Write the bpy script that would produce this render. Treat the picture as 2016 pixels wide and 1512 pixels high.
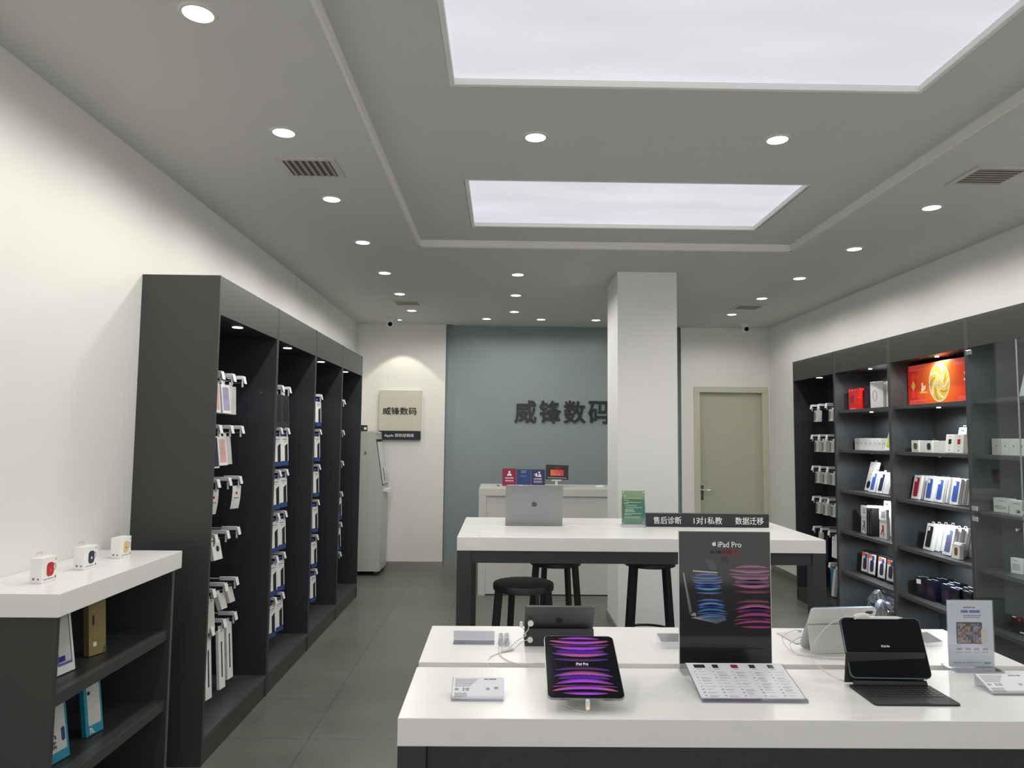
import bpy, bmesh, math, random
from mathutils import Vector, Matrix, Euler

scene = bpy.context.scene
for _o in list(bpy.data.objects):
    bpy.data.objects.remove(_o)
C = scene.collection
random.seed(7)

# ------------------------------------------------------------------ camera
YAW, PITCH, ROLL, FPX = 0.0122355, 0.0746987, 0.010127, 1398.0
CAM_H = 1.66
cam_d = bpy.data.cameras.new('camera')
cam = bpy.data.objects.new('camera', cam_d)
C.objects.link(cam)
_f = Vector((math.sin(YAW) * math.cos(PITCH), math.cos(YAW) * math.cos(PITCH), math.sin(PITCH)))
_r = Vector((math.cos(YAW), -math.sin(YAW), 0))
_u = _r.cross(_f)
_r2 = _r * math.cos(ROLL) + _u * math.sin(ROLL)
_u2 = -_r * math.sin(ROLL) + _u * math.cos(ROLL)
cam.matrix_world = Matrix(((_r2.x, _u2.x, -_f.x, 0), (_r2.y, _u2.y, -_f.y, 0), (_r2.z, _u2.z, -_f.z, CAM_H), (0, 0, 0, 1)))
cam_d.sensor_fit = 'HORIZONTAL'
cam_d.sensor_width = 36.0
cam_d.lens = 36.0 * FPX / 2016.0
cam_d.clip_start = 0.05
cam_d.clip_end = 60
scene.camera = cam

# ------------------------------------------------------------------ world and exposure
world = bpy.data.worlds.new('world')
scene.world = world
world.use_nodes = True
world.node_tree.nodes['Background'].inputs[0].default_value = (0.75, 0.8, 0.85, 1)
world.node_tree.nodes['Background'].inputs[1].default_value = 0.12
scene.view_settings.view_transform = 'Standard'
scene.view_settings.look = 'None'
scene.view_settings.gamma = 1.0
scene.view_settings.use_curve_mapping = False
scene.view_settings.exposure = 0.0

SKY_PANEL = 0.68      # radiance of the two luminous ceiling panels
LAMP_W = 27.0          # watts of each recessed downlight
SHELF_W = 6.2         # watts of each small shelf light
FRONT_W = 62.0         # watts of the added fill lamp behind the camera

def hx(h, m=1.0):
    h = h.lstrip('#')
    o = []
    for i in (0, 2, 4):
        v = int(h[i:i + 2], 16) / 255
        o.append((v / 12.92 if v <= 0.04045 else ((v + 0.055) / 1.055) ** 2.4) * m)
    return (o[0], o[1], o[2], 1)

def lamp(name, kind, loc, energy, color, parent=None, rot=(0, 0, 0), **kw):
    d = bpy.data.lights.new(name, kind)
    d.energy = energy
    d.color = color
    for k, v in kw.items():
        setattr(d, k, v)
    o = bpy.data.objects.new(name, d)
    C.objects.link(o)
    o.location = loc
    o.rotation_euler = rot
    if parent:
        o.parent = parent
    return o

# fill lamp added behind the camera to brighten table fronts and left wall
lamp('front_fill', 'AREA', (0.8, -2.1, 1.5), FRONT_W, (1.0, 0.965, 0.92), rot=(math.pi / 2, 0, 0), shape='RECTANGLE', size=4.6, size_y=2.4)

# ------------------------------------------------------------------ materials
def mat(name, col, rough=0.5, metal=0.0, noise=0.0, nscale=20.0, bump=0.0, bscale=200.0, spec=0.5, emit=None, estr=0.0, coat=0.0, stretch=None):
    m = bpy.data.materials.new(name)
    m.use_nodes = True
    nt = m.node_tree
    b = nt.nodes['Principled BSDF']
    if isinstance(col, str):
        col = hx(col)
    b.inputs['Base Color'].default_value = col
    b.inputs['Roughness'].default_value = rough
    b.inputs['Metallic'].default_value = metal
    b.inputs['Specular IOR Level'].default_value = spec
    b.inputs['Coat Weight'].default_value = coat
    if emit:
        b.inputs['Emission Color'].default_value = hx(emit) if isinstance(emit, str) else emit
        b.inputs['Emission Strength'].default_value = estr
    tc = None
    if noise or bump:
        tc = nt.nodes.new('ShaderNodeTexCoord')
        src = tc.outputs['Object']
        if stretch:
            mp = nt.nodes.new('ShaderNodeMapping')
            mp.inputs['Scale'].default_value = stretch
            nt.links.new(src, mp.inputs[0])
            src = mp.outputs[0]
    if noise:
        n = nt.nodes.new('ShaderNodeTexNoise')
        n.inputs['Scale'].default_value = nscale
        n.inputs['Detail'].default_value = 5
        nt.links.new(src, n.inputs['Vector'])
        r = nt.nodes.new('ShaderNodeMapRange')
        r.inputs['From Min'].default_value = 0.25
        r.inputs['From Max'].default_value = 0.75
        r.inputs['To Min'].default_value = 1 - noise
        r.inputs['To Max'].default_value = 1 + noise
        nt.links.new(n.outputs['Fac'], r.inputs['Value'])
        mx = nt.nodes.new('ShaderNodeVectorMath')
        mx.operation = 'SCALE'
        mx.inputs[0].default_value = col[:3]
        nt.links.new(r.outputs[0], mx.inputs['Scale'])
        nt.links.new(mx.outputs[0], b.inputs['Base Color'])
    if bump:
        n2 = nt.nodes.new('ShaderNodeTexNoise')
        n2.inputs['Scale'].default_value = bscale
        n2.inputs['Detail'].default_value = 3
        nt.links.new(src, n2.inputs['Vector'])
        bp = nt.nodes.new('ShaderNodeBump')
        bp.inputs['Strength'].default_value = bump
        bp.inputs['Distance'].default_value = 0.001
        nt.links.new(n2.outputs['Fac'], bp.inputs['Height'])
        nt.links.new(bp.outputs[0], b.inputs['Normal'])
    return m

def clear_mat(name, tint, refl=0.12, rough=0.03, edge=0.5):
    """thin clear plastic or glass: see-through with a Fresnel-weighted reflection"""
    m = bpy.data.materials.new(name)
    m.use_nodes = True
    nt = m.node_tree
    nt.nodes.remove(nt.nodes['Principled BSDF'])
    out = nt.nodes['Material Output']
    t = nt.nodes.new('ShaderNodeBsdfTransparent')
    t.inputs[0].default_value = tint
    g = nt.nodes.new('ShaderNodeBsdfGlossy')
    g.inputs['Color'].default_value = (0.95, 0.96, 1, 1)
    g.inputs['Roughness'].default_value = rough
    lw = nt.nodes.new('ShaderNodeLayerWeight')
    lw.inputs[0].default_value = edge
    mr = nt.nodes.new('ShaderNodeMapRange')
    mr.inputs['To Min'].default_value = refl * 0.35
    mr.inputs['To Max'].default_value = min(0.9, refl * 4)
    nt.links.new(lw.outputs['Facing'], mr.inputs[0])
    mx = nt.nodes.new('ShaderNodeMixShader')
    nt.links.new(mr.outputs[0], mx.inputs[0])
    nt.links.new(t.outputs[0], mx.inputs[1])
    nt.links.new(g.outputs[0], mx.inputs[2])
    nt.links.new(mx.outputs[0], out.inputs[0])
    return m

def attr_mat(name, rough=0.1, emit=0.0, base=1.0):
    """printed / displayed picture whose colours are stored per vertex"""
    m = bpy.data.materials.new(name)
    m.use_nodes = True
    nt = m.node_tree
    b = nt.nodes['Principled BSDF']
    a = nt.nodes.new('ShaderNodeVertexColor')
    a.layer_name = 'Col'
    if base:
        nt.links.new(a.outputs[0], b.inputs['Base Color'])
    else:
        b.inputs['Base Color'].default_value = (0.01, 0.01, 0.012, 1)
    b.inputs['Roughness'].default_value = rough
    if emit:
        nt.links.new(a.outputs[0], b.inputs['Emission Color'])
        b.inputs['Emission Strength'].default_value = emit
    return m

def floor_mat():
    m = bpy.data.materials.new('floor_tile')
    m.use_nodes = True
    nt = m.node_tree
    b = nt.nodes['Principled BSDF']
    tc = nt.nodes.new('ShaderNodeTexCoord')
    mp = nt.nodes.new('ShaderNodeMapping')
    mp.inputs['Location'].default_value = (1.046, -5.775, 0)
    nt.links.new(tc.outputs['Object'], mp.inputs[0])
    br = nt.nodes.new('ShaderNodeTexBrick')
    br.offset = 0.0
    br.inputs['Scale'].default_value = 1.0
    br.inputs['Brick Width'].default_value = 0.5775
    br.inputs['Row Height'].default_value = 0.5775
    br.inputs['Mortar Size'].default_value = 0.0022
    br.inputs['Mortar Smooth'].default_value = 0.3
    br.inputs['Color1'].default_value = hx('6b6c66')
    br.inputs['Color2'].default_value = hx('666761')
    br.inputs['Mortar'].default_value = hx('3e3f3b')
    nt.links.new(mp.outputs[0], br.inputs['Vector'])
    n = nt.nodes.new('ShaderNodeTexNoise')
    n.inputs['Scale'].default_value = 2.2
    n.inputs['Detail'].default_value = 8
    n.inputs['Roughness'].default_value = 0.6
    nt.links.new(tc.outputs['Object'], n.inputs['Vector'])
    r = nt.nodes.new('ShaderNodeMapRange')
    r.inputs['From Min'].default_value = 0.3
    r.inputs['From Max'].default_value = 0.7
    r.inputs['To Min'].default_value = 0.9
    r.inputs['To Max'].default_value = 1.1
    nt.links.new(n.outputs['Fac'], r.inputs[0])
    s = nt.nodes.new('ShaderNodeVectorMath')
    s.operation = 'SCALE'
    nt.links.new(br.outputs['Color'], s.inputs[0])
    nt.links.new(r.outputs[0], s.inputs['Scale'])
    nt.links.new(s.outputs[0], b.inputs['Base Color'])
    r2 = nt.nodes.new('ShaderNodeMapRange')
    r2.inputs['From Min'].default_value = 0.3
    r2.inputs['From Max'].default_value = 0.7
    r2.inputs['To Min'].default_value = 0.34
    r2.inputs['To Max'].default_value = 0.46
    nt.links.new(n.outputs['Fac'], r2.inputs[0])
    nt.links.new(r2.outputs[0], b.inputs['Roughness'])
    bp = nt.nodes.new('ShaderNodeBump')
    bp.inputs['Strength'].default_value = 0.25
    bp.inputs['Distance'].default_value = 0.001
    bp.invert = True
    nt.links.new(br.outputs['Fac'], bp.inputs['Height'])
    nt.links.new(bp.outputs[0], b.inputs['Normal'])
    return m

def panel_mat():
    """stretched luminous ceiling film, a little uneven where the tubes behind are further apart"""
    m = bpy.data.materials.new('luminous_film')
    m.use_nodes = True
    nt = m.node_tree
    b = nt.nodes['Principled BSDF']
    b.inputs['Base Color'].default_value = (0.35, 0.35, 0.37, 1)
    b.inputs['Roughness'].default_value = 0.5
    tc = nt.nodes.new('ShaderNodeTexCoord')
    mp = nt.nodes.new('ShaderNodeMapping')
    mp.inputs['Scale'].default_value = (0.6, 2.2, 1)
    nt.links.new(tc.outputs['Object'], mp.inputs[0])
    n = nt.nodes.new('ShaderNodeTexNoise')
    n.inputs['Scale'].default_value = 1.6
    n.inputs['Detail'].default_value = 1
    nt.links.new(mp.outputs[0], n.inputs['Vector'])
    r = nt.nodes.new('ShaderNodeMapRange')
    r.inputs['From Min'].default_value = 0.3
    r.inputs['From Max'].default_value = 0.7
    r.inputs['To Min'].default_value = SKY_PANEL * 0.9
    r.inputs['To Max'].default_value = SKY_PANEL * 1.06
    nt.links.new(n.outputs['Fac'], r.inputs[0])
    b.inputs['Emission Color'].default_value = (0.905, 0.91, 1.0, 1)
    nt.links.new(r.outputs[0], b.inputs['Emission Strength'])
    return m

M = {}
M['wall'] = mat('white_wall_paint', (0.80, 0.80, 0.775, 1), 0.7, noise=0.015, nscale=3, bump=0.05, bscale=90)
M['ceil'] = mat('ceiling_paint', (0.60, 0.60, 0.588, 1), 0.8, noise=0.012, nscale=4, bump=0.04, bscale=120)
M['blue'] = mat('blue_grey_wall_paint', (0.27, 0.325, 0.335, 1), 0.7, noise=0.015, nscale=3, bump=0.05, bscale=90)
M['pillar'] = mat('pillar_paint', (0.84, 0.84, 0.85, 1), 0.7, noise=0.012, nscale=3)
M['floor'] = floor_mat()
M['film'] = panel_mat()
M['steel'] = mat('brushed_steel', (0.42, 0.41, 0.385, 1), 0.38, metal=0.85, noise=0.08, nscale=8, stretch=(1, 1, 14))
M['door'] = mat('sage_door_paint', (0.47, 0.48, 0.385, 1), 0.5, noise=0.015, nscale=4)
M['doorframe'] = mat('sage_frame_paint', (0.56, 0.56, 0.465, 1), 0.5, noise=0.012, nscale=5)
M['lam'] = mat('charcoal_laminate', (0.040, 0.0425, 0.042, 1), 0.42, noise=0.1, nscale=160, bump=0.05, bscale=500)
M['lamf'] = mat('shaded_charcoal_laminate', (0.027, 0.029, 0.029, 1), 0.5, noise=0.1, nscale=160, bump=0.05, bscale=500)  # charcoal laminate copy with the dimmer look of the right fascias painted in
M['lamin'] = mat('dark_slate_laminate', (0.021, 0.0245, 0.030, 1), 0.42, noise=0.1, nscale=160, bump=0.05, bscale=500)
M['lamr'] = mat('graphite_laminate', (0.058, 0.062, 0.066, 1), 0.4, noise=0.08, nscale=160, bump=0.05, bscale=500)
M['lamedge'] = mat('charcoal_edge_band', (0.085, 0.086, 0.083, 1), 0.4, noise=0.05, nscale=100)
M['quartz'] = mat('white_solid_surface', (0.81, 0.81, 0.795, 1), 0.3, noise=0.012, nscale=14)
M['quartzside'] = mat('white_edge_surface', (0.66, 0.65, 0.62, 1), 0.3, noise=0.012, nscale=14)
M['frame'] = mat('black_table_steel', (0.030, 0.032, 0.035, 1), 0.42, noise=0.08, nscale=60)
M['stool'] = mat('black_satin_stool', (0.020, 0.023, 0.025, 1), 0.38, noise=0.08, nscale=40)
M['counter'] = mat('counter_lacquer', (0.62, 0.62, 0.60, 1), 0.3, noise=0.01, nscale=6)
M['whiteplastic'] = mat('white_plastic', (0.78, 0.78, 0.77, 1), 0.35, noise=0.01, nscale=10)
M['kiosk'] = mat('kiosk_sheet_metal', (0.46, 0.47, 0.46, 1), 0.4, noise=0.012, nscale=6)
M['card'] = mat('white_carton', (0.83, 0.83, 0.82, 1), 0.45, noise=0.01, nscale=30)
M['card2'] = mat('greyish_carton', (0.62, 0.61, 0.58, 1), 0.5, noise=0.01, nscale=30)
M['tagm'] = mat('grey_tag_plastic', (0.62, 0.64, 0.67, 1), 0.35, noise=0.01, nscale=30)
M['chrome'] = mat('chrome_wire', (0.72, 0.73, 0.75, 1), 0.18, metal=1.0, noise=0.01, nscale=30)
M['alum'] = mat('space_grey_aluminium', (0.33, 0.33, 0.345, 1), 0.36, metal=0.75, noise=0.02, nscale=50)
M['alumdark'] = mat('dark_grey_aluminium', (0.105, 0.108, 0.115, 1), 0.36, metal=0.6, noise=0.02, nscale=50)
M['alumblue'] = mat('blue_aluminium', (0.20, 0.30, 0.45, 1), 0.3, metal=0.7, noise=0.02, nscale=50)
M['alumteal'] = mat('teal_aluminium', (0.16, 0.24, 0.27, 1), 0.3, metal=0.7, noise=0.02, nscale=50)
M['glassblack'] = mat('black_display_glass', (0.004, 0.005, 0.008, 1), 0.09, noise=0.01, nscale=5, spec=0.22)
M['blackplastic'] = mat('black_plastic', (0.014, 0.015, 0.017, 1), 0.4, noise=0.05, nscale=40)
M['keycap'] = mat('dark_keycap', (0.028, 0.029, 0.031, 1), 0.45, noise=0.05, nscale=40)
M['kbbase'] = mat('soft_black_cover', (0.022, 0.023, 0.025, 1), 0.55, noise=0.06, nscale=80)
M['folio'] = mat('white_folio_cover', (0.70, 0.70, 0.69, 1), 0.5, noise=0.012, nscale=40)
M['foliodark'] = mat('charcoal_folio_cover', (0.030, 0.035, 0.040, 1), 0.5, noise=0.05, nscale=60)
M['cable'] = mat('white_cable', (0.72, 0.71, 0.68, 1), 0.4, noise=0.01, nscale=30)
M['lens'] = mat('downlight_lens', (0.9, 0.9, 0.9, 1), 0.4, emit=(1, 0.985, 0.95, 1), estr=6.0)
M['ring'] = mat('downlight_trim', (0.62, 0.62, 0.60, 1), 0.4, noise=0.01, nscale=20)
M['puck'] = mat('cabinet_light_lens', (0.9, 0.9, 0.9, 1), 0.4, emit=(0.92, 0.96, 1, 1), estr=5.0)
M['dark'] = mat('vent_shadow_grey', (0.12, 0.115, 0.105, 1), 0.7, noise=0.1, nscale=40)
M['louver'] = mat('vent_louver', (0.34, 0.32, 0.28, 1), 0.5, noise=0.08, nscale=30)
M['ventframe'] = mat('vent_frame', (0.56, 0.56, 0.53, 1), 0.5, noise=0.02, nscale=30)
M['inkblack'] = mat('black_ink', (0.012, 0.013, 0.015, 1), 0.4, noise=0.03, nscale=50)
M['inkgrey'] = mat('grey_ink', (0.20, 0.20, 0.22, 1), 0.5, noise=0.05, nscale=50)
M['inklight'] = mat('pale_grey_ink', (0.36, 0.36, 0.40, 1), 0.5, noise=0.05, nscale=50)
M['inkwhite'] = mat('white_ink', (0.85, 0.86, 0.87, 1), 0.5, noise=0.01, nscale=50)
M['inkblue'] = mat('blue_ink', hx('3d66b8'), 0.5, noise=0.02, nscale=50)
M['paper'] = mat('white_paper', (0.79, 0.79, 0.84, 1), 0.5, noise=0.01, nscale=30)
M['bluepaper'] = mat('pale_blue_paper', (0.70, 0.74, 0.82, 1), 0.4, noise=0.02, nscale=4)
M['acrylic'] = clear_mat('clear_acrylic', (0.95, 0.955, 0.965, 1), 0.09, 0.05)
M['acrylicedge'] = clear_mat('acrylic_edge', (0.885, 0.885, 0.92, 1), 0.2, 0.08)
M['pane'] = clear_mat('door_glass', (0.91, 0.93, 0.925, 1), 0.035, 0.02)
M['glassedge'] = mat('glass_edge', (0.40, 0.45, 0.45, 1), 0.2, noise=0.02, nscale=10)
M['bag'] = clear_mat('clear_polybag', (0.72, 0.75, 0.82, 1), 0.45, 0.12)
M['cream'] = mat('cream_sign_face', (0.60, 0.585, 0.50, 1), 0.45, noise=0.01, nscale=10)
M['signblack'] = mat('black_sign_face', (0.014, 0.018, 0.022, 1), 0.35, noise=0.03, nscale=20)
for k, c in dict(red='b3202b', navy='1d2747', yellow='d9bd78', green='4f6a2c', dkgreen='17403a', blue='3e5fb4', royal='2438a0',
                 black='141416', gold='b69a4f', magenta='8e2348', cobalt='23437f', violet='3b2f66', orange='d8552a', pink='d8b0ab',
                 lilac='a79fc0', cyan='2f8ca0', teal='2f8fa8', cyanfilm='3aa0b8', brown='7a5520', greybrown='8c7b52', tan='9a8a5e',
                 lime='b5c93a', indigo='2a2a86', greyblue='5d6f95', crimson='d4231c', darknavy='090b22', purpledark='35203e',
                 grey='6e6e6c', darkgrey='2b2c2c', palegrey='c8c8c6', sage='4d7f5e', deeppurple='1b1430').items():
    M['c_' + k] = mat('print_' + k, hx(c), 0.4, noise=0.03, nscale=25)
M['screenprint'] = attr_mat('display_picture', 0.07, emit=1.0, base=0)
M['poster'] = attr_mat('glossy_poster_print', 0.06)
M['print'] = attr_mat('satin_print', 0.3)
M['glowprint'] = attr_mat('glowing_print', 0.2, emit=0.24)  # print with a mild glow of its own, standing in for shelf light
M['posterbase'] = mat('poster_black', (0.020, 0.020, 0.022, 1), 0.07, noise=0.01, nscale=4, spec=0.35)

# ------------------------------------------------------------------ mesh builder
class MB:
    def __init__(s):
        s.bm = bmesh.new()
        s.col = None

    def box(s, x0, y0, z0, x1, y1, z1, b=0.0, seg=2):
        g = bmesh.ops.create_cube(s.bm, size=1.0)
        vs = g['verts']
        for v in vs:
            v.co = Vector((x0 + (v.co.x + .5) * (x1 - x0), y0 + (v.co.y + .5) * (y1 - y0), z0 + (v.co.z + .5) * (z1 - z0)))
        if b:
            es = list({e for v in vs for e in v.link_edges})
            bmesh.ops.bevel(s.bm, geom=es, offset=b, segments=seg, affect='EDGES', profile=0.5)
        return s

    def prism(s, pts, a, b, axis='y'):
        """extrude a 2-D outline from a to b along an axis; outline is (x,z) for y, (x,y) for z, (y,z) for x"""
        def P(p, t):
            return (p[0], t, p[1]) if axis == 'y' else ((p[0], p[1], t) if axis == 'z' else (t, p[0], p[1]))
        A = [s.bm.verts.new(P(p, a)) for p in pts]
        B = [s.bm.verts.new(P(p, b)) for p in pts]
        n = len(pts)
        s.bm.faces.new(A)
        s.bm.faces.new(list(reversed(B)))
        for i in range(n):
            s.bm.faces.new([A[i], B[i], B[(i + 1) % n], A[(i + 1) % n]][::-1])
        return s

    def rr(s, cx, cz, w, h, r, y0, y1, axis='y', n=6):
        return s.prism(rrect(cx, cz, w, h, r, n), y0, y1, axis)

    def cyl(s, c, r, h, axis='z', n=24, r2=None):
        """cylinder or cone starting at c, running h along the axis"""
        r2 = r if r2 is None else r2
        A, B = [], []
        for i in range(n):
            t = 2 * math.pi * i / n
            u, v = math.cos(t), math.sin(t)
            if axis == 'z':
                A.append((c[0] + r * u, c[1] + r * v, c[2])); B.append((c[0] + r2 * u, c[1] + r2 * v, c[2] + h))
            elif axis == 'y':
                A.append((c[0] + r * u, c[1], c[2] + r * v)); B.append((c[0] + r2 * u, c[1] + h, c[2] + r2 * v))
            else:
                A.append((c[0], c[1] + r * u, c[2] + r * v)); B.append((c[0] + h, c[1] + r2 * u, c[2] + r2 * v))
        A = [s.bm.verts.new(p) for p in A]; B = [s.bm.verts.new(p) for p in B]
        s.bm.faces.new(A[::-1]); s.bm.faces.new(B)
        for i in range(n):
            s.bm.faces.new([A[i], A[(i + 1) % n], B[(i + 1) % n], B[i]])
        return s

    def lathe(s, c, prof, n=32):
        """profile of (radius, z) turned about a vertical axis through c"""
        rings = []
        for r, z in prof:
            if r < 1e-6:
                rings.append([s.bm.verts.new((c[0], c[1], c[2] + z))])
            else:
                rings.append([s.bm.verts.new((c[0] + r * math.cos(2 * math.pi * i / n), c[1] + r * math.sin(2 * math.pi * i / n), c[2] + z)) for i in range(n)])
        for a, b in zip(rings, rings[1:]):
            for i in range(n):
                j = (i + 1) % n
                if len(a) == 1 and len(b) == 1:
                    continue
                if len(a) == 1:
                    s.bm.faces.new([a[0], b[j], b[i]])
                elif len(b) == 1:
                    s.bm.faces.new([a[i], a[j], b[0]])
                else:
                    s.bm.faces.new([a[i], a[j], b[j], b[i]])
        return s

    def tube(s, pts, r, n=8, close=False):
        pts = [Vector(p) for p in pts]
        N = len(pts)
        rings = []
        ref = Vector((0, 0, 1))
        for i, p in enumerate(pts):
            a = pts[(i - 1) % N] if (close or i > 0) else p
            b = pts[(i + 1) % N] if (close or i < N - 1) else p
            t = (b - a).normalized()
            rf = ref if abs(t.dot(ref)) < 0.95 else Vector((0, 1, 0))
            u = t.cross(rf).normalized(); v = u.cross(t).normalized()
            rings.append([s.bm.verts.new(p + r * (math.cos(2 * math.pi * k / n) * u + math.sin(2 * math.pi * k / n) * v)) for k in range(n)])
        for i in range(N if close else N - 1):
            a, b = rings[i], rings[(i + 1) % N]
            for k in range(n):
                s.bm.faces.new([a[k], a[(k + 1) % n], b[(k + 1) % n], b[k]])
        if not close:
            s.bm.faces.new(rings[0][::-1]); s.bm.faces.new(rings[-1])
        return s

    def bar(s, p, q, w, d, w2=None, d2=None):
        """rectangular bar from p to q, tapering from w*d to w2*d2"""
        p, q = Vector(p), Vector(q)
        w2 = w if w2 is None else w2; d2 = d if d2 is None else d2
        t = (q - p).normalized()
        rf = Vector((0, 0, 1)) if abs(t.z) < 0.9 else Vector((-p.y, p.x, 0)).normalized() if (p.x or p.y) else Vector((1, 0, 0))
        u = t.cross(rf).normalized(); v = u.cross(t).normalized()
        R = []
        for c, ww, dd in ((p, w, d), (q, w2, d2)):
            R.append([s.bm.verts.new(c + u * (a * ww / 2) + v * (b * dd / 2)) for a, b in ((-1, -1), (1, -1), (1, 1), (-1, 1))])
        s.bm.faces.new(R[0][::-1]); s.bm.faces.new(R[1])
        for k in range(4):
            s.bm.faces.new([R[0][k], R[0][(k + 1) % 4], R[1][(k + 1) % 4], R[1][k]])
        return s

    def quad(s, pts, cols=None):
        vs = [s.bm.verts.new(p) for p in pts]
        f = s.bm.faces.new(vs)
        if cols is not None:
            if s.col is None:
                s.col = s.bm.loops.layers.float_color.new('Col')
            if isinstance(cols[0], (int, float)):
                cols = [cols] * len(vs)
            for l, c in zip(f.loops, cols):
                l[s.col] = (c[0], c[1], c[2], 1)
        return s

    def build(s, name, m, parent=None, smooth=False, recalc=True):
        if recalc:
            bmesh.ops.recalc_face_normals(s.bm, faces=s.bm.faces[:])
        me = bpy.data.meshes.new(name)
        s.bm.to_mesh(me)
        s.bm.free()
        me.materials.append(m)
        if smooth:
            for p in me.polygons:
                p.use_smooth = True
            try:
                me.set_sharp_from_angle(angle=math.radians(38))
            except Exception:
                pass
        o = bpy.data.objects.new(name, me)
        C.objects.link(o)
        if parent is not None:
            o.parent = parent
        return o

def rrect(cx, cz, w, h, r, n=6):
    r = min(r, w / 2 - 1e-5, h / 2 - 1e-5)
    out = []
    for (sx, sz, a0) in ((1, 1, 0), (-1, 1, 90), (-1, -1, 180), (1, -1, 270)):
        for i in range(n + 1):
            a = math.radians(a0 + 90 * i / n)
            out.append((cx + sx * (w / 2 - r) + r * math.cos(a), cz + sz * (h / 2 - r) + r * math.sin(a)))
    return out

def tag(o, label=None, cat=None, group=None, kind=None):
    if label: o['label'] = label
    if cat: o['category'] = cat
    if group: o['group'] = group
    if kind: o['kind'] = kind
    return o

def thing(name, label, cat, loc=(0, 0, 0), rz=0.0, tilt=0.0, group=None):
    o = bpy.data.objects.new(name, None)
    C.objects.link(o)
    o.empty_display_size = 0.05
    o.location = loc
    o.rotation_euler = Euler((tilt, 0, rz), 'XYZ')
    return tag(o, label, cat, group)

CH = {}
def kids(o):
    return [c for c in bpy.data.objects if c.parent == o] if False else list(o.children)

def copy_tree(o, parent=None):
    c = o.copy()
    C.objects.link(c)
    c.parent = parent
    for ch in list(o.children):
        copy_tree(ch, c)
    return c

def dup(proto, loc, rz=None, tilt=None, label=None, group=None, cat=None):
    c = copy_tree(proto)
    c.location = loc
    if rz is not None or tilt is not None:
        c.rotation_euler = Euler((tilt or 0.0, 0, rz or 0.0), 'XYZ')
    tag(c, label, cat, group)
    return c

def structure(name, mb, m, label=None):
    o = mb.build(name, m)
    o['kind'] = 'structure'
    if label: o['label'] = label
    return o

def text(name, body, m, parent, w=None, h=None, loc=(0, 0, 0), rot=(math.pi / 2, 0, 0), bold=0.0, depth=0.0004, align='CENTER', spacing=1.0):
    """lettering as a mesh, fitted to width w and height h; stands in the local XZ plane facing -Y by default"""
    cu = bpy.data.curves.new(name, 'FONT')
    cu.body = body
    cu.size = 1.0
    cu.extrude = 0.01
    cu.space_character = spacing
    cu.resolution_u = 3
    o = bpy.data.objects.new(name, cu)
    C.objects.link(o)
    bpy.context.view_layer.update()
    dg = bpy.context.evaluated_depsgraph_get()
    me = bpy.data.meshes.new_from_object(o.evaluated_get(dg))
    bpy.data.objects.remove(o)
    bpy.data.curves.remove(cu)
    xs = [v.co.x for v in me.vertices]; ys = [v.co.y for v in me.vertices]
    if not xs:
        xs, ys = [0, 1], [0, 1]
    x0, x1, y0, y1 = min(xs), max(xs), min(ys), max(ys)
    sx = (w / (x1 - x0)) if w else None
    sy = (h / (y1 - y0)) if h else None
    sx = sx or sy; sy = sy or sx
    cx = (x0 + x1) / 2 if align == 'CENTER' else x0
    cy = (y0 + y1) / 2
    for v in me.vertices:
        v.co = Vector(((v.co.x - cx) * sx, (v.co.y - cy) * sy, (v.co.z + 0.01) * depth / 0.02))
    if bold:
        fatten(me, bold * .55 * (max(v.co.y for v in me.vertices) - min(v.co.y for v in me.vertices)))
    me.name = name
    me.materials.clear()
    me.materials.append(m)
    ob = bpy.data.objects.new(name, me)
    C.objects.link(ob)
    ob.parent = parent
    ob.location = loc
    ob.rotation_euler = rot
    return ob

def fatten(me, r):
    """heavier strokes: the glyph solid repeated in a small ring of offsets"""
    b = bmesh.new()
    b.from_mesh(me)
    src = b.verts[:] + b.edges[:] + b.faces[:]
    for k in range(8):
        a = math.pi * 2 * k / 8
        d = bmesh.ops.duplicate(b, geom=src)
        bmesh.ops.translate(b, verts=[g for g in d['geom'] if isinstance(g, bmesh.types.BMVert)], vec=(r * math.cos(a), r * math.sin(a), .0005 * (k + 1)))
    b.to_mesh(me)
    b.free()

def fruit_outline(cx, cz, s):
    """outline of the bitten-fruit emblem, height about s, and its leaf"""
    body = [(0.0, 0.30), (0.10, 0.335), (0.22, 0.345), (0.33, 0.30), (0.385, 0.235), (0.31, 0.17), (0.275, 0.07), (0.30, -0.04), (0.375, -0.115),
            (0.405, -0.135), (0.35, -0.26), (0.27, -0.37), (0.17, -0.415), (0.08, -0.395), (0.0, -0.375), (-0.08, -0.395), (-0.17, -0.415),
            (-0.28, -0.35), (-0.37, -0.21), (-0.41, -0.05), (-0.405, 0.11), (-0.35, 0.24), (-0.25, 0.32), (-0.13, 0.34)]
    leaf = [(0.0, 0.37), (0.02, 0.47), (0.09, 0.56), (0.19, 0.60), (0.17, 0.50), (0.10, 0.41)]
    return [(cx + x * s, cz + z * s) for x, z in body], [(cx + x * s, cz + z * s) for x, z in leaf]

def emblem(parent, cx, cz, s, m, y0, y1, name='emblem'):
    b, l = fruit_outline(cx, cz, s)
    mb = MB()
    mb.prism(b, y0, y1); mb.prism(l, y0, y1)
    bmesh.ops.triangulate(mb.bm, faces=[f for f in mb.bm.faces if len(f.verts) > 4])
    return mb.build(name, m, parent)

def printlines(parent, rows, m, y=-0.0003, name='small_print', t=0.0002):
    """rows of (x0, x1, z, height): unreadably small printed lines"""
    mb = MB()
    for x0, x1, z, h in rows:
        x = x0
        while x < x1 - 1e-5:
            e = min(x1, x + h * random.uniform(2.5, 7))
            mb.box(x, y - t, z - h / 2, e, y, z + h / 2)
            x = e + h * 0.5
    return mb.build(name, m, parent)

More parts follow.
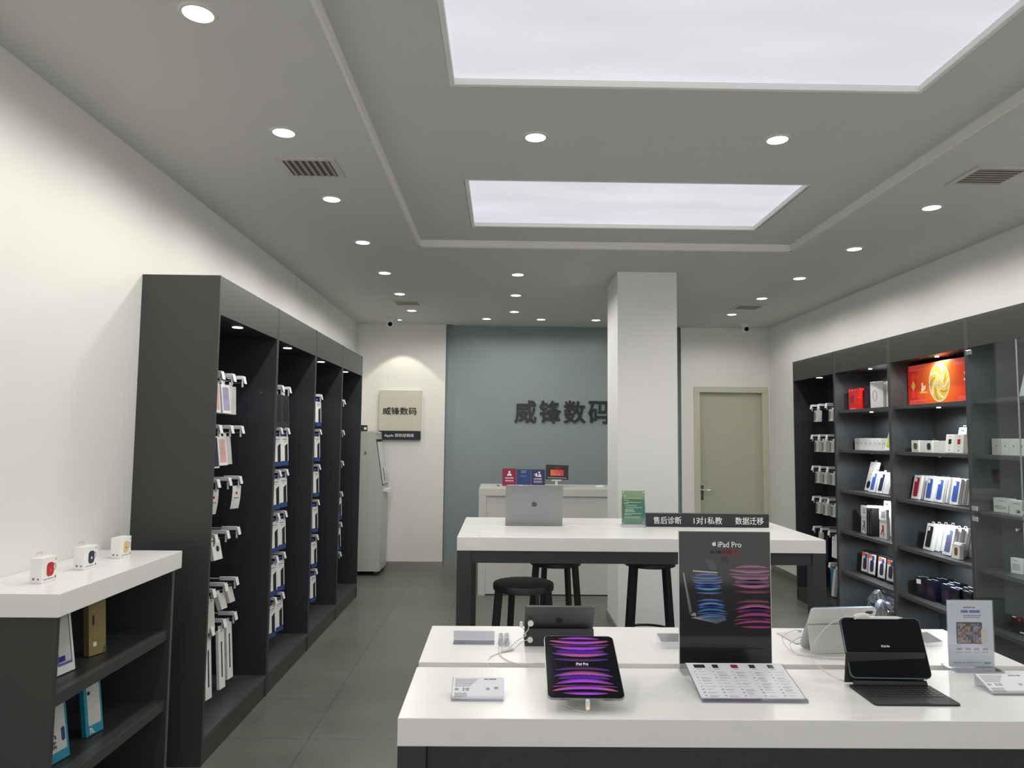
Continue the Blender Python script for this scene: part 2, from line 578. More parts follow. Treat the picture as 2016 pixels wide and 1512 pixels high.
def crescents(mb, cx, cz, w, h, pal, y, shear=0.0, clip=None):
    """folded glowing ribbons of a tablet wallpaper: stacks of thin curved streaks, mirrored about the middle"""
    def streak(z0, sag, half, thick, c0, c1, cmid=None):
        n = 22
        pts = []
        for i in range(n + 1):
            u = -1 + 2 * i / n
            x = cx + u * half * w
            z = cz + z0 * h + sag * h * (u * u)
            th = thick * h * math.sqrt(max(0.0, 1 - u * u)) + 0.0008 * h
            k = abs(u) ** 2.2
            base = cmid or c0
            c = [base[j] * (1 - k) + c1[j] * k for j in range(3)]
            pts.append((x + shear * (z - cz), z, th, c))
        for a, b in zip(pts, pts[1:]):
            if clip and not (clip[0] <= a[0] and b[0] <= clip[1]):
                continue
            dark = [v * 0.06 for v in a[3]]; dark2 = [v * 0.06 for v in b[3]]
            mb.quad([(a[0], y, a[1]), (b[0], y, b[1]), (b[0], y, b[1] + b[2]), (a[0], y, a[1] + a[2])], [a[3], b[3], dark2, dark])
            mb.quad([(a[0], y, a[1] - a[2] * .35), (b[0], y, b[1] - b[2] * .35), (b[0], y, b[1]), (a[0], y, a[1])], [dark, dark2, b[3], a[3]])
    A, B, D, E2, F2 = pal
    for s in (1, -1):
        streak(s * 0.475, -s * 0.012, .33, 0.035, A, B, A)
        streak(s * 0.385, s * 0.045, .47, 0.045, A, E2, A)
        streak(s * 0.345, s * 0.018, .475, 0.018, B, F2, B)
        streak(s * 0.275, s * 0.050, .43, 0.050, A, B, A)
        streak(s * 0.215, s * 0.022, .38, 0.060, D, B, D)
        streak(s * 0.155, s * 0.045, .44, 0.055, A, D, F2)
        streak(s * 0.070, s * 0.026, .42, 0.040, B, D, B)

# =================================================================== room
HC = 3.106            # ceiling height
XL, XR = -1.90, 3.45  # side walls
YB = 9.13             # back wall
YF = -2.2             # shop front behind the camera
YR = YB + 0.08        # recessed blue wall
BX0, BX1 = -0.748, 2.300

structure('floor', MB().box(XL - .1, YF - .1, -0.05, XR + .1, YB + .3, 0.0), M['floor'])
structure('wall_left', MB().box(XL - .1, YF - .1, 0, XL, YB + .2, HC + .15), M['wall'])
structure('wall_right', MB().box(XR, YF - .1, 0, XR + .1, YB + .2, HC + .15), M['wall'])
structure('wall_back_left', MB().box(XL, YB, 0, BX0, YB + .2, HC + .15), M['wall'])
mb = MB().box(BX1, YB, 0, 2.50, YB + .2, HC + .15).box(3.38, YB, 0, XR, YB + .2, HC + .15).box(2.50, YB, 2.30, 3.38, YB + .2, HC + .15)
structure('wall_back_right', mb, M['wall'])
structure('wall_back_blue', MB().box(BX0 - .02, YR, 0, BX1 + .02, YR + .12, HC + .15), M['blue'])
mb = MB().box(BX0, YB + .0015, 0, BX0 + .002, YR, HC).box(BX1 - .002, YB + .0015, 0, BX1, YR, HC)
structure('trim_1', mb, M['blue'], 'blue-grey painted returns at the sides of the recessed wall')
structure('wall_front', MB().box(XL, YF - .1, 0, XR, YF, 0.25).box(XL, YF - .1, 2.75, XR, YF, HC).box(XL, YF - .1, 0, XL + .3, YF, HC).box(XR - .3, YF - .1, 0, XR, YF, HC), M['wall'])
structure('window_1', MB().box(XL + .3, YF - .06, .25, XR - .3, YF - .045, 2.75), M['pane'])

# ceiling with a raised tray and two luminous panels inside it
TX0, TX1, TY0, TY1 = -0.665, 2.215, 0.35, 5.372
TR = 0.056
S1 = (-0.245, 1.800, 0.75, 2.958)
S2 = (-0.240, 1.808, 4.058, 5.006)
mb = MB()
for x0, x1, y0, y1 in ((XL, TX0, YF, YB), (TX1, XR, YF, YB), (TX0, TX1, YF, TY0), (TX0, TX1, TY1, YR + .05)):
    mb.box(x0, y0, HC, x1, y1, HC + .15)
structure('ceiling', mb, M['ceil'])
mb = MB()
z0, z1 = HC + TR, HC + .15
for x0, x1, y0, y1 in ((TX0 - .01, S1[0], TY0 - .01, TY1 + .01), (S1[1], TX1 + .01, TY0 - .01, TY1 + .01), (S1[0], S1[1], TY0 - .01, S1[2]), (S1[0], S1[1], S1[3], S2[2]), (S1[0], S1[1], S2[3], TY1 + .01)):
    mb.box(x0, y0, z0, x1, y1, z1)
structure('ceiling_tray', mb, M['ceil'])
structure('roof_slab', MB().box(XL, YF, HC + .15, XR, YB + .2, HC + .25), M['ceil'])
mb = MB()   # coved lip of the tray
for (ax, ay, bx, by, nx, ny) in ((TX0, TY0, TX0, TY1, 1, 0), (TX1, TY0, TX1, TY1, -1, 0), (TX0, TY1, TX1, TY1, 0, -1)):
    mb.box(min(ax, bx) + (0 if nx >= 0 else -.018), min(ay, by) + (0 if ny >= 0 else -.018), HC + .004,
           max(ax, bx) + (.018 if nx > 0 else 0), max(ay, by) + (.0 if ny < 0 else 0), HC + TR)
structure('trim_2', mb, M['wall'], 'pale lip around the raised ceiling tray')
for k, S in enumerate((S1, S2)):
    p = tag(bpy.data.objects.new('ceiling_light_panel', None),
            ('large luminous white ceiling panel nearest the viewer, cut by the top of the frame' if k == 0 else 'smaller luminous white ceiling panel, wholly in view towards the back'),
            'ceiling light', 'luminous panels in the ceiling tray')
    C.objects.link(p)
    p.location = ((S[0] + S[1]) / 2, (S[2] + S[3]) / 2, HC + TR)
    w, d = (S[1] - S[0]) / 2, (S[3] - S[2]) / 2
    MB().box(-w, -d, .030, w, d, .036).build('luminous_film', M['film'], p)
    mb = MB()
    t = .022
    for bx in ((-w, -d, w, -d + t), (-w, d - t, w, d), (-w, -d + t, -w + t, d - t), (w - t, -d + t, w, d - t)):
        mb.box(bx[0], bx[1], .0, bx[2], bx[3], .03, .003)
    mb.build('panel_frame', M['wall'], p)

# square pillar
structure('pillar', MB().box(.985, 6.085, 0, 1.500, 6.68, HC), M['pillar'])
structure('trim_3', MB().box(.972, 6.072, 0, 1.513, 6.693, .082), M['steel'], 'brushed steel skirting round the pillar')

# brushed steel skirting
bh, bt = .082, .012
structure('baseboard_back', MB().box(XL, YB - bt, 0, BX0, YB, bh).box(BX0, YR - bt, 0, BX1, YR, bh).box(BX1, YB - bt, 0, 2.455, YB, bh).box(BX0 - .0, YB, 0, BX0 + bt, YR, bh), M['steel'])
structure('baseboard_left', MB().box(XL, YF, 0, XL + bt, YB, bh), M['steel'])
structure('baseboard_right', MB().box(XR - bt, YF, 0, XR, YB, bh), M['steel'])

# door in the back wall
d1 = bpy.data.objects.new('door_1', None); C.objects.link(d1); d1['kind'] = 'structure'; d1['label'] = 'sage green flush door in the back wall'
d1.location = (2.94, YB, 0)
MB().box(-.405, .045, 0, .405, .085, 2.268, .002).build('door_leaf', M['door'], d1)
mb = MB()
for x0, x1 in ((-.48, -.405), (.405, .48)):
    mb.box(x0, -.02, 0, x1, .0, 2.2618, .002)
    mb.box(x0 + (.041 if x0 < 0 else 0), .0003, 0, x1 - (0 if x0 < 0 else .041), .13, 2.2618)
mb.box(-.48, -.02, 2.262, .48, .0, 2.337, .003)
mb.box(-.4385, .0003, 2.2622, .4385, .13, 2.2995)
mb.build('door_frame', M['doorframe'], d1)
mb = MB().box(-.402, .02, .85, -.398, .05, .95)
hd = MB().rr(-.375, .975, .042, .185, .008, .036, .045)
hd.tube([(-.375, .036, 1.01), (-.375, -.012, 1.01), (-.36, -.022, 1.01), (-.25, -.022, 1.012)], .009, 10)
hd.cyl((-.375, .030, .93), .012, .008, 'y', 16)
hd.build('door_handle', M['chrome'], d1, True)
mb.bm.free()

# wall outlets of the back-left wall are not visible; security cameras
def dome_camera(loc, rz, label):
    t = thing('security_camera', label, 'security camera', loc, rz, group='turret cameras on the ceiling')
    MB().lathe((0, 0, 0), [(0, 0), (.052, 0), (.052, -.012), (.046, -.035), (.0, -.036)]).build('mounting_base', M['whiteplastic'], t, True)
    mb = MB()
    prof = [(0, .045)] + [(.045 * math.sin(a), .045 * math.cos(a)) for a in [math.pi * i / 14 for i in range(1, 14)]] + [(0, -.045)]
    mb.lathe((0.012, -.01, -.062), prof)
    mb.build('ball_housing', M['whiteplastic'], t, True)
    mb = MB().cyl((.014, -.056, -.072), .027, .014, 'y', 28)
    mb.build('lens', M['glassblack'], t, True)
    return t
dome_camera((-1.43, 8.74, HC), 0.25, 'white turret security camera with dark lens, over the self-service machine')
dome_camera((3.02, 8.80, HC), -0.1, 'white turret security camera with dark lens, above the sage door')

# air vents
def vent(cx, cy, lines_y, label):
    t = thing('air_vent', label, 'air vent', (cx, cy, HC), group='square ceiling air vents')
    w, d = .155, .142
    mb = MB()
    for b in ((-w, -d, w, -d + .03), (-w, d - .03, w, d), (-w, -d + .03, -w + .03, d - .03), (w - .03, -d + .03, w, d - .03)):
        mb.box(b[0], b[1], -.008, b[2], b[3], -.0002, .001)
    mb.build('vent_frame', M['ventframe'], t)
    MB().box(-w + .03, -d + .03, -.002, w - .03, d - .03, -.0004).build('duct_shade', M['dark'], t)  # flat dark sheet painted as the shade behind the louvers
    n = 7
    for i in range(n):
        mb = MB()
        if lines_y:
            x = -w + .03 + (2 * w - .06) * (i + .6) / n
            mb.box(x - .009, -d + .03, -.007, x + .007, d - .03, -.0045)
        else:
            y = -d + .03 + (2 * d - .06) * (i + .5) / n
            mb.box(-w + .03, y - .009, -.007, w - .03, y + .006, -.0045)
        mb.build('louver', M['louver'], t)
vent(-1.055, 3.765, True, 'ceiling vent with slats running away from the viewer, near left')
vent(-1.055, 7.65, False, 'small-looking ceiling vent at the far left, before the security camera')
vent(2.635, 3.74, False, 'ceiling vent with cross slats, near the right edge of the photo')
vent(2.665, 7.65, False, 'ceiling vent at the far right, between two downlights')

# recessed downlights
def downlight(x, y, label, narrow=False, tray=False, power=1.0):
    z = HC + (TR if tray else 0)
    t = thing('downlight', label, 'downlight', (x, y, z), group='recessed ceiling downlights')
    MB().lathe((0, 0, 0), [(.050, -.0005), (.051, -.006), (.060, -.006), (.066, -.0005)], 36).build('trim_ring', M['ring'], t, True)
    MB().cyl((0, 0, -.004), .0505, .003, 'z', 36).build('lens', M['lens'] if not narrow else M['ring'], t)
    if narrow:
        MB().cyl((0, 0, -.006), .022, .002, 'z', 24).build('bulb', M['lens'], t)
        lamp('lamp', 'SPOT', (0, 0, -.03), LAMP_W * .62, (1, .93, .76), t, spot_size=math.radians(86), spot_blend=.14, shadow_soft_size=.02)
    else:
        lamp('lamp', 'SPOT', (0, 0, -.02), LAMP_W * power, (1, .965, .885), t, spot_size=math.radians(170), spot_blend=.42, shadow_soft_size=.045)
    return t
rowY = [2.357, 3.316, 4.27, 5.24, 6.235, 7.16, 8.115]
ordn = ['nearest', 'second', 'third', 'fourth', 'fifth', 'sixth', 'farthest']
for i, y in enumerate(rowY):
    downlight(-1.065, y, 'round recessed downlight, %s of the seven in the left row' % ordn[i], power=(1, 1, 1, 1, 1, .9, .55)[i])
downlight(-1.065, 1.40, 'added round downlight above the viewer at the left, outside the frame')  # extra lamp, put in to brighten the upper left wall
downlight(2.64, 2.357, 'round recessed downlight at the right, just outside the frame')
downlight(2.64, 3.316, 'round recessed downlight at the right edge, before the vent')
for i, y in enumerate(rowY[2:]):
    downlight(2.64, y, 'round recessed downlight, %s of the five in view in the right row' % ['nearest', 'second', 'middle', 'fourth', 'farthest'][i], power=(.9, .9, .9, .85, .7)[i])
downlight(.148, 3.455, 'round downlight in the ceiling tray between the two bright panels, left one', tray=True)
downlight(1.36, 3.44, 'round downlight in the ceiling tray between the two bright panels, right one', tray=True)
for i, y in enumerate(rowY[4:]):
    downlight(.118, y, 'round recessed downlight in the short centre row behind the tray, %s' % ['nearest of three', 'middle of three', 'farthest of three'][i], power=(1, .9, .6)[i])
for x, s in ((-.214, 'left of the three close to the blue wall'), (.454, 'middle of the three close to the blue wall'), (1.128, 'beside the pillar, right of the three close to the blue wall')):
    downlight(x, 8.625, 'round recessed downlight, ' + s, power=.24)
downlight(-1.30, 8.78, 'dim small spotlight in the ceiling next to the security camera, washing the sign wall', narrow=True)

# =================================================================== left display cabinets
LY = [3.698, 4.680, 5.640, 6.580, 7.500]
LX0, LX1 = XL + .001, -1.491
BAYN = ['nearest', 'second', 'third', 'farthest']
def left_unit(k):
    y0, y1 = LY[k], LY[k + 1]
    t = thing('display_cabinet', 'tall charcoal hook cabinet on the left wall, %s of the four bays' % BAYN[k], 'cabinet', (LX1, y0, 0), group='hook cabinets along the left wall')
    D = LX1 - LX0
    L = y1 - y0
    e = .0006
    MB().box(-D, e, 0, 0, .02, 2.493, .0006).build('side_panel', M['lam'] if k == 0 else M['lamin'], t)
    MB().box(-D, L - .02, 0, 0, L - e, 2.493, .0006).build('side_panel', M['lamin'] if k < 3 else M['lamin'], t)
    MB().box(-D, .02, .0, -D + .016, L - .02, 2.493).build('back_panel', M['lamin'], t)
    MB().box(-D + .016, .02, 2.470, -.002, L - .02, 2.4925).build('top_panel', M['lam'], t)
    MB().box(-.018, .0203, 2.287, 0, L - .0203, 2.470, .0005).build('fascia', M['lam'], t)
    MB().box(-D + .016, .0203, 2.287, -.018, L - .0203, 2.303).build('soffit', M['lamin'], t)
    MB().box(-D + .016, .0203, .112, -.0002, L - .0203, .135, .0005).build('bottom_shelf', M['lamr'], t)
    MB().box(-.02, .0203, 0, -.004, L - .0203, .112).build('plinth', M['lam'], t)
    mb = MB()
    for (xx, zz) in ((-.095, 1.935), (-.095, 1.205), (-.30, 1.205)):
        mb.cyl((xx, L - .0235, zz), .006, .0035, 'y', 12)
    mb.build('cam_screw_covers', M['chrome'], t)
    c = MB().cyl((-.075, L * .47, 2.2845), .030, .0025, 'z', 28)
    lt = c.build('cabinet_light', M['puck'], t)
    lamp('lamp', 'SPOT', (-.11, L * .47, 2.275), 3.2, (.86, .93, 1), t, spot_size=math.radians(125), spot_blend=.35, shadow_soft_size=.02)
    return t
for k in range(4):
    left_unit(k)

# a hook: chrome rod out of the back panel, label arm above, tilted price tag; local +X is outward
def hook_proto(L):
    t = thing('display_hook', 'hook', 'display hook')
    MB().tube([(0, 0, 0), (L - .035, 0, 0), (L - .015, 0, .004), (L - .006, 0, .018)], .0026, 8).build('rod', M['chrome'], t, True)
    mb = MB().box(0, -.003, .030, L - .055, .003, .036)
    mb.box(L - .10, -.008, .022, L - .005, .008, .044, .002)
    mb.box(L - .012, -.006, -.026, L - .003, .006, .030, .002)
    mb.build('label_arm', M['tagm'], t)
    o = MB().box(-.001, -.020, -.024, .0015, .020, .024, .0005).build('price_tag', M['card'], t)
    o.location = (L + .006, 0, .018)
    o.rotation_euler = (0, math.radians(-14), 0)
    return t
HL = .285
hookP = hook_proto(HL)
hook_used = [False]
def hook(x, y, z, rz, label, group, L=HL):
    if not hook_used[0]:
        hook_used[0] = True
        hookP.location = (x, y, z); hookP.rotation_euler = (0, 0, rz); tag(hookP, label, None, group)
        return hookP
    return dup(hookP, (x, y, z), rz, 0, label, group)

# hanging packages: local front -Y, origin at the hang hole, the pack hangs below it
def hang_pack(name, label, w, h, t_, body, front=None, sw=None, sh=None, fz=0.0, group=None, hole=True, r=.004, cat='package'):
    t = thing(name, label, cat, group=group)
    MB().box(-w / 2, 0, -h - .018, w / 2, t_, -.018, .0012).build('carton', body, t)
    mb = MB().rr(0, -.006, .034, .030, .006, t_ * .5 - .0006, t_ * .5 + .0006)
    mb.build('hang_tab', M['card'], t)
    if front:
        MB().rr(0, -.018 - h / 2 + fz, sw or w * .78, sh or h * .8, r, -.0006, .0002).build('printed_window', front, t)
    return t
pk_pink = hang_pack('hanging_package', 'p', .088, .172, .022, M['card'], M['c_pink'], cat='package')
pk_lilac = hang_pack('hanging_package', 'p', .088, .172, .022, M['card'], M['c_lilac'], cat='package')
pk_white = hang_pack('hanging_package', 'p', .088, .172, .022, M['card2'], None, cat='package')
pk_navyedge = hang_pack('hanging_package', 'p', .09, .18, .016, M['card'], M['c_navy'], .08, .165)
pk_black = hang_pack('hanging_package', 'p', .10, .235, .030, M['c_darkgrey'], M['c_black'], .07, .17, r=.03)
pk_long = hang_pack('hanging_package', 'p', .060, .325, .018, M['card'], M['c_navy'], .012, .20)
def navy_pack():
    t = thing('hanging_package', 'p', 'package')
    w, h, d = .098, .215, .030
    MB().box(-w / 2, 0, -h - .018 + .034, w / 2, d, -.018, .0012).build('carton', M['card'], t)
    MB().box(-w / 2 - .0004, .0, -h - .018, w / 2 + .0004, d, -h + .016, .0008).build('blue_base_band', M['c_royal'] if False else M['c_cobalt'], t)
    pts = [(w * .5 - .050, -.088), (w * .5 - .012, -.068), (w * .5 - .012, -.200), (w * .5 - .050, -.200)]
    MB().prism(pts, -.0008, .0002).build('printed_window', M['c_darknavy'], t)
    MB().rr(0, -.004, .05, .028, .006, d * .5 - .0006, d * .5 + .0006).build('hang_tab', M['c_royal'], t)
    printlines(t, [(-.03, .03, -.040, .006), (-.02, .02, -.056, .003)], M['inkgrey'])
    return t
pk_navy = navy_pack()
def strip_pack():
    t = thing('hanging_card', 'p', 'card')
    mb = MB()
    n = 10
    pts = []
    for i in range(n + 1):
        z = -.012 - .138 * i / n
        y = .022 * (i / n) ** 2
        pts.append((y, z))
    for a, b in zip(pts, pts[1:]):
        mb.quad([(-.032, a[0], a[1]), (.032, a[0], a[1]), (.032, b[0], b[1]), (-.032, b[0], b[1])])
    for f in list(mb.bm.faces):
        pass
    bmesh.ops.remove_doubles(mb.bm, verts=mb.bm.verts[:], dist=1e-5)
    bmesh.ops.solidify(mb.bm, geom=mb.bm.faces[:], thickness=.002)
    mb.build('card_body', M['card'], t, True)
    b, l = fruit_outline(0, -.055, .02)
    mb = MB(); mb.prism(b, -.0005, .0045); mb.prism(l, -.0005, .0045)
    mb.build('red_emblem', M['c_red'], t)
    printlines(t, [(-.02, .02, -.085, .004)], M['inkgrey'], y=.0035, t=.002)
    return t
pk_strip = strip_pack()
def hole_pack():
    t = thing('hanging_package', 'p', 'package')
    MB().box(-.045, 0, -.125, .045, .020, -.012, .0015).build('carton', M['card'], t)
    MB().rr(0, -.005, .05, .020, .006, .009, .0105).build('hang_tab', M['card'], t)
    MB().cyl((0.008, -.0007, -.062), .017, .0008, 'y', 24).build('round_window', M['c_darkgrey'], t)
    return t
pk_hole = hole_pack()
def small_pack():
    t = thing('hanging_package', 'p', 'package')
    MB().box(-.030, 0, -.105, .030, .030, -.014, .0015).build('carton', M['card2'], t)
    MB().rr(0, -.005, .034, .022, .006, .014, .0155).build('hang_tab', M['card'], t)
    MB().box(-.024, -.0006, -.095, .024, .0002, -.030).build('label_sticker', M['c_palegrey'], t)
    return t
pk_small = small_pack()
protos = [pk_pink, pk_lilac, pk_white, pk_navyedge, pk_black, pk_long, pk_navy, pk_strip, pk_hole, pk_small]
fresh = set(id(p) for p in protos)
first_use = {}
def put(proto, loc, rz, tilt, label, group=None):
    """the first placing moves the prototype itself, later ones copy it"""
    if proto.name not in first_use:
        first_use[proto.name] = True
        proto.location = loc
        proto.rotation_euler = Euler((tilt, 0, rz), 'XYZ')
        tag(proto, label, None, group)
        return proto
    return dup(proto, loc, rz, tilt, label, group)

HX = LX0 + .0165
rowz = [1.975, 1.67, 1.365, 1.06, .76, .47]
ROWN = ['top', 'second', 'third', 'fourth', 'fifth', 'bottom']
baycen = [4.21, 5.15, 6.08, 6.99]
COLN = ['left', 'middle', 'right']
for b in range(4):
    for r in range(6):
        z = rowz[r] + (.085 if (b == 0 and r == 5) else 0)
        for c in range(3):
            if b == 1 and c == 0: continue
            if b >= 2 and c < 2: continue
            y = baycen[b] + (c - 1) * .17
            hook(HX, y, z, 0, '%s hook with price tag, %s row, %s bay of the left cabinets' % ({0: 'left', 1: 'middle', 2: 'right'}[c] if b < 2 else 'visible', ROWN[r], BAYN[b]), 'display hooks in the left cabinets')
R90 = math.pi / 2
def hang(proto, b, c, r, dx, tilt, label, group='packages hanging in the left cabinets', dz=0, rz=None):
    rz = R90 - (.16 if b == 0 else .24) - (.30 if proto is pk_strip else 0) if rz is None else rz
    z = rowz[r] + (.085 if (b == 0 and r == 5) else 0)
    y = baycen[b] + (c - 1) * .17
    return put(proto, (HX + HL + .03 - dx, y, z - .004 + dz), rz, -tilt, label, group)
hang(pk_pink, 0, 0, 0, .07, .10, 'pale pink boxed phone case, left hook of the top row, nearest left bay')
hang(pk_lilac, 0, 1, 0, .08, .12, 'lilac boxed phone case, middle hook of the top row, nearest left bay')
hang(pk_white, 0, 1, 0, .115, .12, 'grey-white boxed pack right behind the lilac one, top row, nearest left bay')
hang(pk_white, 0, 2, 0, .10, .04, 'plain grey-white pack on the right hook of the top row, nearest left bay')
hang(pk_navyedge, 0, 0, 1, .07, .12, 'thin white-edged dark blue pack, left hook of the second row, nearest left bay')
hang(pk_pink, 0, 1, 1, .09, .14, 'pale pink boxed phone case on the middle hook of the second row, nearest left bay')
hang(pk_white, 0, 2, 1, .125, .12, 'plain white pack on the right hook of the second row, nearest left bay')
hang(pk_strip, 0, 0, 2, .05, .03, 'curved white card with a red mark on the left hook, third row, nearest left bay', 'curved white cards on hooks')
hang(pk_strip, 0, 2, 2, .05, .05, 'curved white card with a red mark on the right hook, third row, nearest left bay', 'curved white cards on hooks')
hang(pk_hole, 0, 1, 3, .10, .22, 'white pack with a round dark window, fourth row of the nearest left bay')
hang(pk_hole, 0, 1, 3, .135, .22, 'white pack half hidden behind the one with the round window, fourth row, nearest left bay')
hang(pk_white, 0, 0, 4, .05, .08, 'white pack on the left hook of the fifth row, nearest left bay')
hang(pk_small, 0, 1, 4, .06, .34, 'small slanted white carton on the middle hook of the fifth row, nearest left bay')
hang(pk_small, 0, 2, 4, .075, .30, 'small slanted white carton on the right hook of the fifth row, nearest left bay')
hang(pk_long, 0, 0, 5, .05, .06, 'long white pack cut off by the panel, lowest row, nearest left bay')
hang(pk_long, 0, 1, 5, .045, .07, 'long white pack with a dark slit on the middle hook, lowest row, nearest left bay')
hang(pk_long, 0, 2, 5, .065, .07, 'long white pack with a dark slit on the right hook, lowest row, nearest left bay')
hang(pk_black, 1, 1, 0, .06, .06, 'large black pack on the left hook in view, top row of the second left bay')
hang(pk_black, 1, 2, 0, .06, .06, 'large black pack on the right hook, top row of the second left bay')
for r in range(1, 6):
    for c in (1, 2):
        hang(pk_navy, 1, c, r, .055, .05, 'white and navy pack, %s visible hook of the %s row, second left bay' % ('left' if c == 1 else 'right', ROWN[r]), 'white and navy packs')
for r in range(0, 6):
    hang(pk_navy, 2, 2, r, .055, .04, 'white pack with navy window and blue base, %s row, third left bay' % ROWN[r], 'white and navy packs')
for r in (3, 4):
    hang(pk_navy, 3, 2, r, .055, .04, 'white pack just peeking past the panel, %s row, farthest left bay' % ROWN[r], 'white and navy packs')

# =================================================================== right display cabinets
RY = [7.540, 6.600, 5.655, 4.694, 3.750]
RX = 3.100
RD = XR - .001 - RX
SZ = [1.938, 1.576, 1.2087, .8386, .473]
RN = ['farthest', 'second-farthest', 'third', 'nearest']
def right_unit(k):
    y1, y0 = RY[k], RY[k + 1]
    what = ['open hook cabinet', 'open shelf cabinet', 'open shelf cabinet', 'glass-doored cabinet'][k]
    t = thing('display_cabinet', 'tall charcoal %s on the right wall, %s of the four bays' % (what, RN[k]), 'cabinet', (RX, y0, 0), group='display cabinets along the right wall')
    L = y1 - y0
    D = RD
    m = M['lamin'] if k == 0 else M['lamr']
    MB().box(0, .0006, 0, D, .02, 2.493, .0006).build('side_panel', m, t)
    MB().box(0, L - .02, 0, D, L - .0006, 2.493, .0006).build('side_panel', m, t)
    MB().box(D - .016, .02, 0, D, L - .02, 2.493).build('back_panel', m, t)
    MB().box(.002, .0203, 2.470, D - .016, L - .0203, 2.4925).build('top_panel', M['lam'], t)
    MB().box(0, .0203, 2.285, .018, L - .0203, 2.470, .0005).build('fascia', M['lamf'], t)
    MB().box(.018, .0203, 2.287, D - .016, L - .0203, 2.303).build('soffit', m, t)
    MB().box(.0002, .0203, .112, D - .016, L - .0203, .135, .0005).build('bottom_shelf', M['lam'], t)
    MB().box(.004, .0203, 0, .02, L - .0203, .112).build('plinth', M['lam'], t)
    if k == 0:
        MB().cyl((.075, L * .5, 2.2845), .030, .0025, 'z', 28).build('cabinet_light', M['puck'], t)
        lamp('lamp', 'SPOT', (.11, L * .5, 2.275), 3.0, (.86, .93, 1), t, spot_size=math.radians(125), spot_blend=.35, shadow_soft_size=.02)
    else:
        for z in SZ:
            MB().box(.022, .0203, z - .026, D - .017, L - .0203, z, .001).build('shelf', M['lamr'], t)
        for z in [2.287] + [z - .026 for z in SZ]:
            MB().cyl((.10, L * .5, z - .006), .014, .0055, 'z', 16).build('shelf_light', M['puck'] if z > 1.7 else M['chrome'], t)
            lamp('lamp', 'SPOT', (.10, L * .5, z - .012), SHELF_W * (.55 if k == 3 else 1.0), (.90, .95, 1), t, spot_size=math.radians(170), spot_blend=.3, shadow_soft_size=.012)
    if k == 3:
        for (ya, yb_, nm) in ((L / 2 + .002, L - .012, 1), (.012, L / 2 - .002, 2)):
            for (za, zb) in ((1.196, 2.283), (.12, 1.188)):
                d = MB().box(-.007, ya, za, -.001, yb_, zb).build('glass_door', M['pane'], t)
                yh = yb_ if nm == 1 else ya
                s = 1 if nm == 1 else -1
                for zz in (za + .03, zb - .03):
                    MB().box(-.010, yh - s * .055, zz - .016, .004, yh - s * .0, zz + .016, .002).build('hinge', M['chrome'], d)
                ye = ya if nm == 1 else yb_
                kz = za + .05 if za > 1 else zb - .05
                MB().cyl((-.026, ye + s * .03, kz), .010, .019, 'x', 16).build('knob', M['chrome'], d, True)
                MB().box(-.0072, ye - .0006 * s, za, -.0008, ye + .0008 * s, zb).build('polished_edge', M['glassedge'], d)
    return t
for k in range(4):
    right_unit(k)

# hooks of the right hook bay point to -X
RHX = XR - .018
for r, zz in enumerate((1.985, 1.675, 1.355, 1.045, .74, .43)):
    for c, yy in enumerate((7.335, 7.165, 6.995)):
        if r == 5 and c < 2: continue
        h = hook(RHX, yy, zz, math.pi, '%s hook with tilted price tag, %s row in the hook bay of the right wall' % (COLN[c], ROWN[r]), 'display hooks in the right cabinet')
        h.scale = (.80, 1, 1)
def hangr(proto, c, r, dx, tilt, label):
    zz = (1.985, 1.675, 1.355, 1.045, .74, .43)[r]
    yy = (7.335, 7.165, 6.995)[c]
    return put(proto, (RHX - HL * .8 + dx, yy, zz - .004), -R90, -tilt, label, 'packages hanging in the right hook bay')
def label_pack():
    t = thing('hanging_package', 'p', 'package')
    MB().box(-.045, 0, -.130, .045, .045, -.014, .0015).build('carton', M['card2'], t)
    MB().rr(0, -.005, .04, .024, .006, .022, .0235).build('hang_tab', M['card'], t)
    mb = MB().box(-.040, -.0006, -.122, -.006, .0002, -.030)
    mb.build('printed_side', M['c_grey'], t)
    printlines(t, [(.002, .036, -.05 - i * .012, .003) for i in range(5)], M['inkgrey'])
    return t
pk_label = label_pack()
for (c, r) in ((0, 0), (2, 0), (0, 1), (1, 1), (2, 1), (0, 2), (1, 2), (2, 2), (0, 3), (1, 3), (2, 3)):
    hangr(pk_label, c, r, .045, .04, 'small grey and white carton on the %s hook, %s row of the right hook bay' % (COLN[c], ROWN[r]))
for (c, r) in ((2, 0), (0, 1), (0, 3)):
    hangr(pk_label, c, r, .095, .04, 'small grey and white carton behind another, %s hook, %s row of the right hook bay' % (COLN[c], ROWN[r]))
hangr(pk_small, 0, 4, .06, .05, 'small beige carton under the fifth-row left hook of the right hook bay')
pk_rwhite = hang_pack('hanging_package', 'p', .10, .20, .03, M['card'], None)
printlines(pk_rwhite, [(-.03, .03, -.05, .006), (-.015, .015, -.09, .004)], M['inkgrey'])
hangr(pk_rwhite, 2, 4, .05, .04, 'tall white carton on the right hook of the fifth row, right hook bay')
pk_rnavy = hang_pack('hanging_package', 'p', .07, .27, .05, M['c_darknavy'], M['c_navy'], .05, .05, fz=-.09)
hangr(pk_rnavy, 1, 4, .05, .02, 'tall dark navy pack on the middle hook of the fifth row, right hook bay')
pk_rwhite2 = hang_pack('hanging_package', 'p', .05, .26, .03, M['card2'], None)
hangr(pk_rwhite2, 2, 5, .05, .12, 'slanted pale strip pack on the lowest hook of the right hook bay')
t = thing('cyan_carton', 'narrow bright cyan carton standing at the bottom of the right hook bay', 'carton', (3.30, 7.16, .1352), -R90)
MB().box(-.035, 0, 0, .035, .05, .27, .001).build('carton', M['c_cyan'], t)
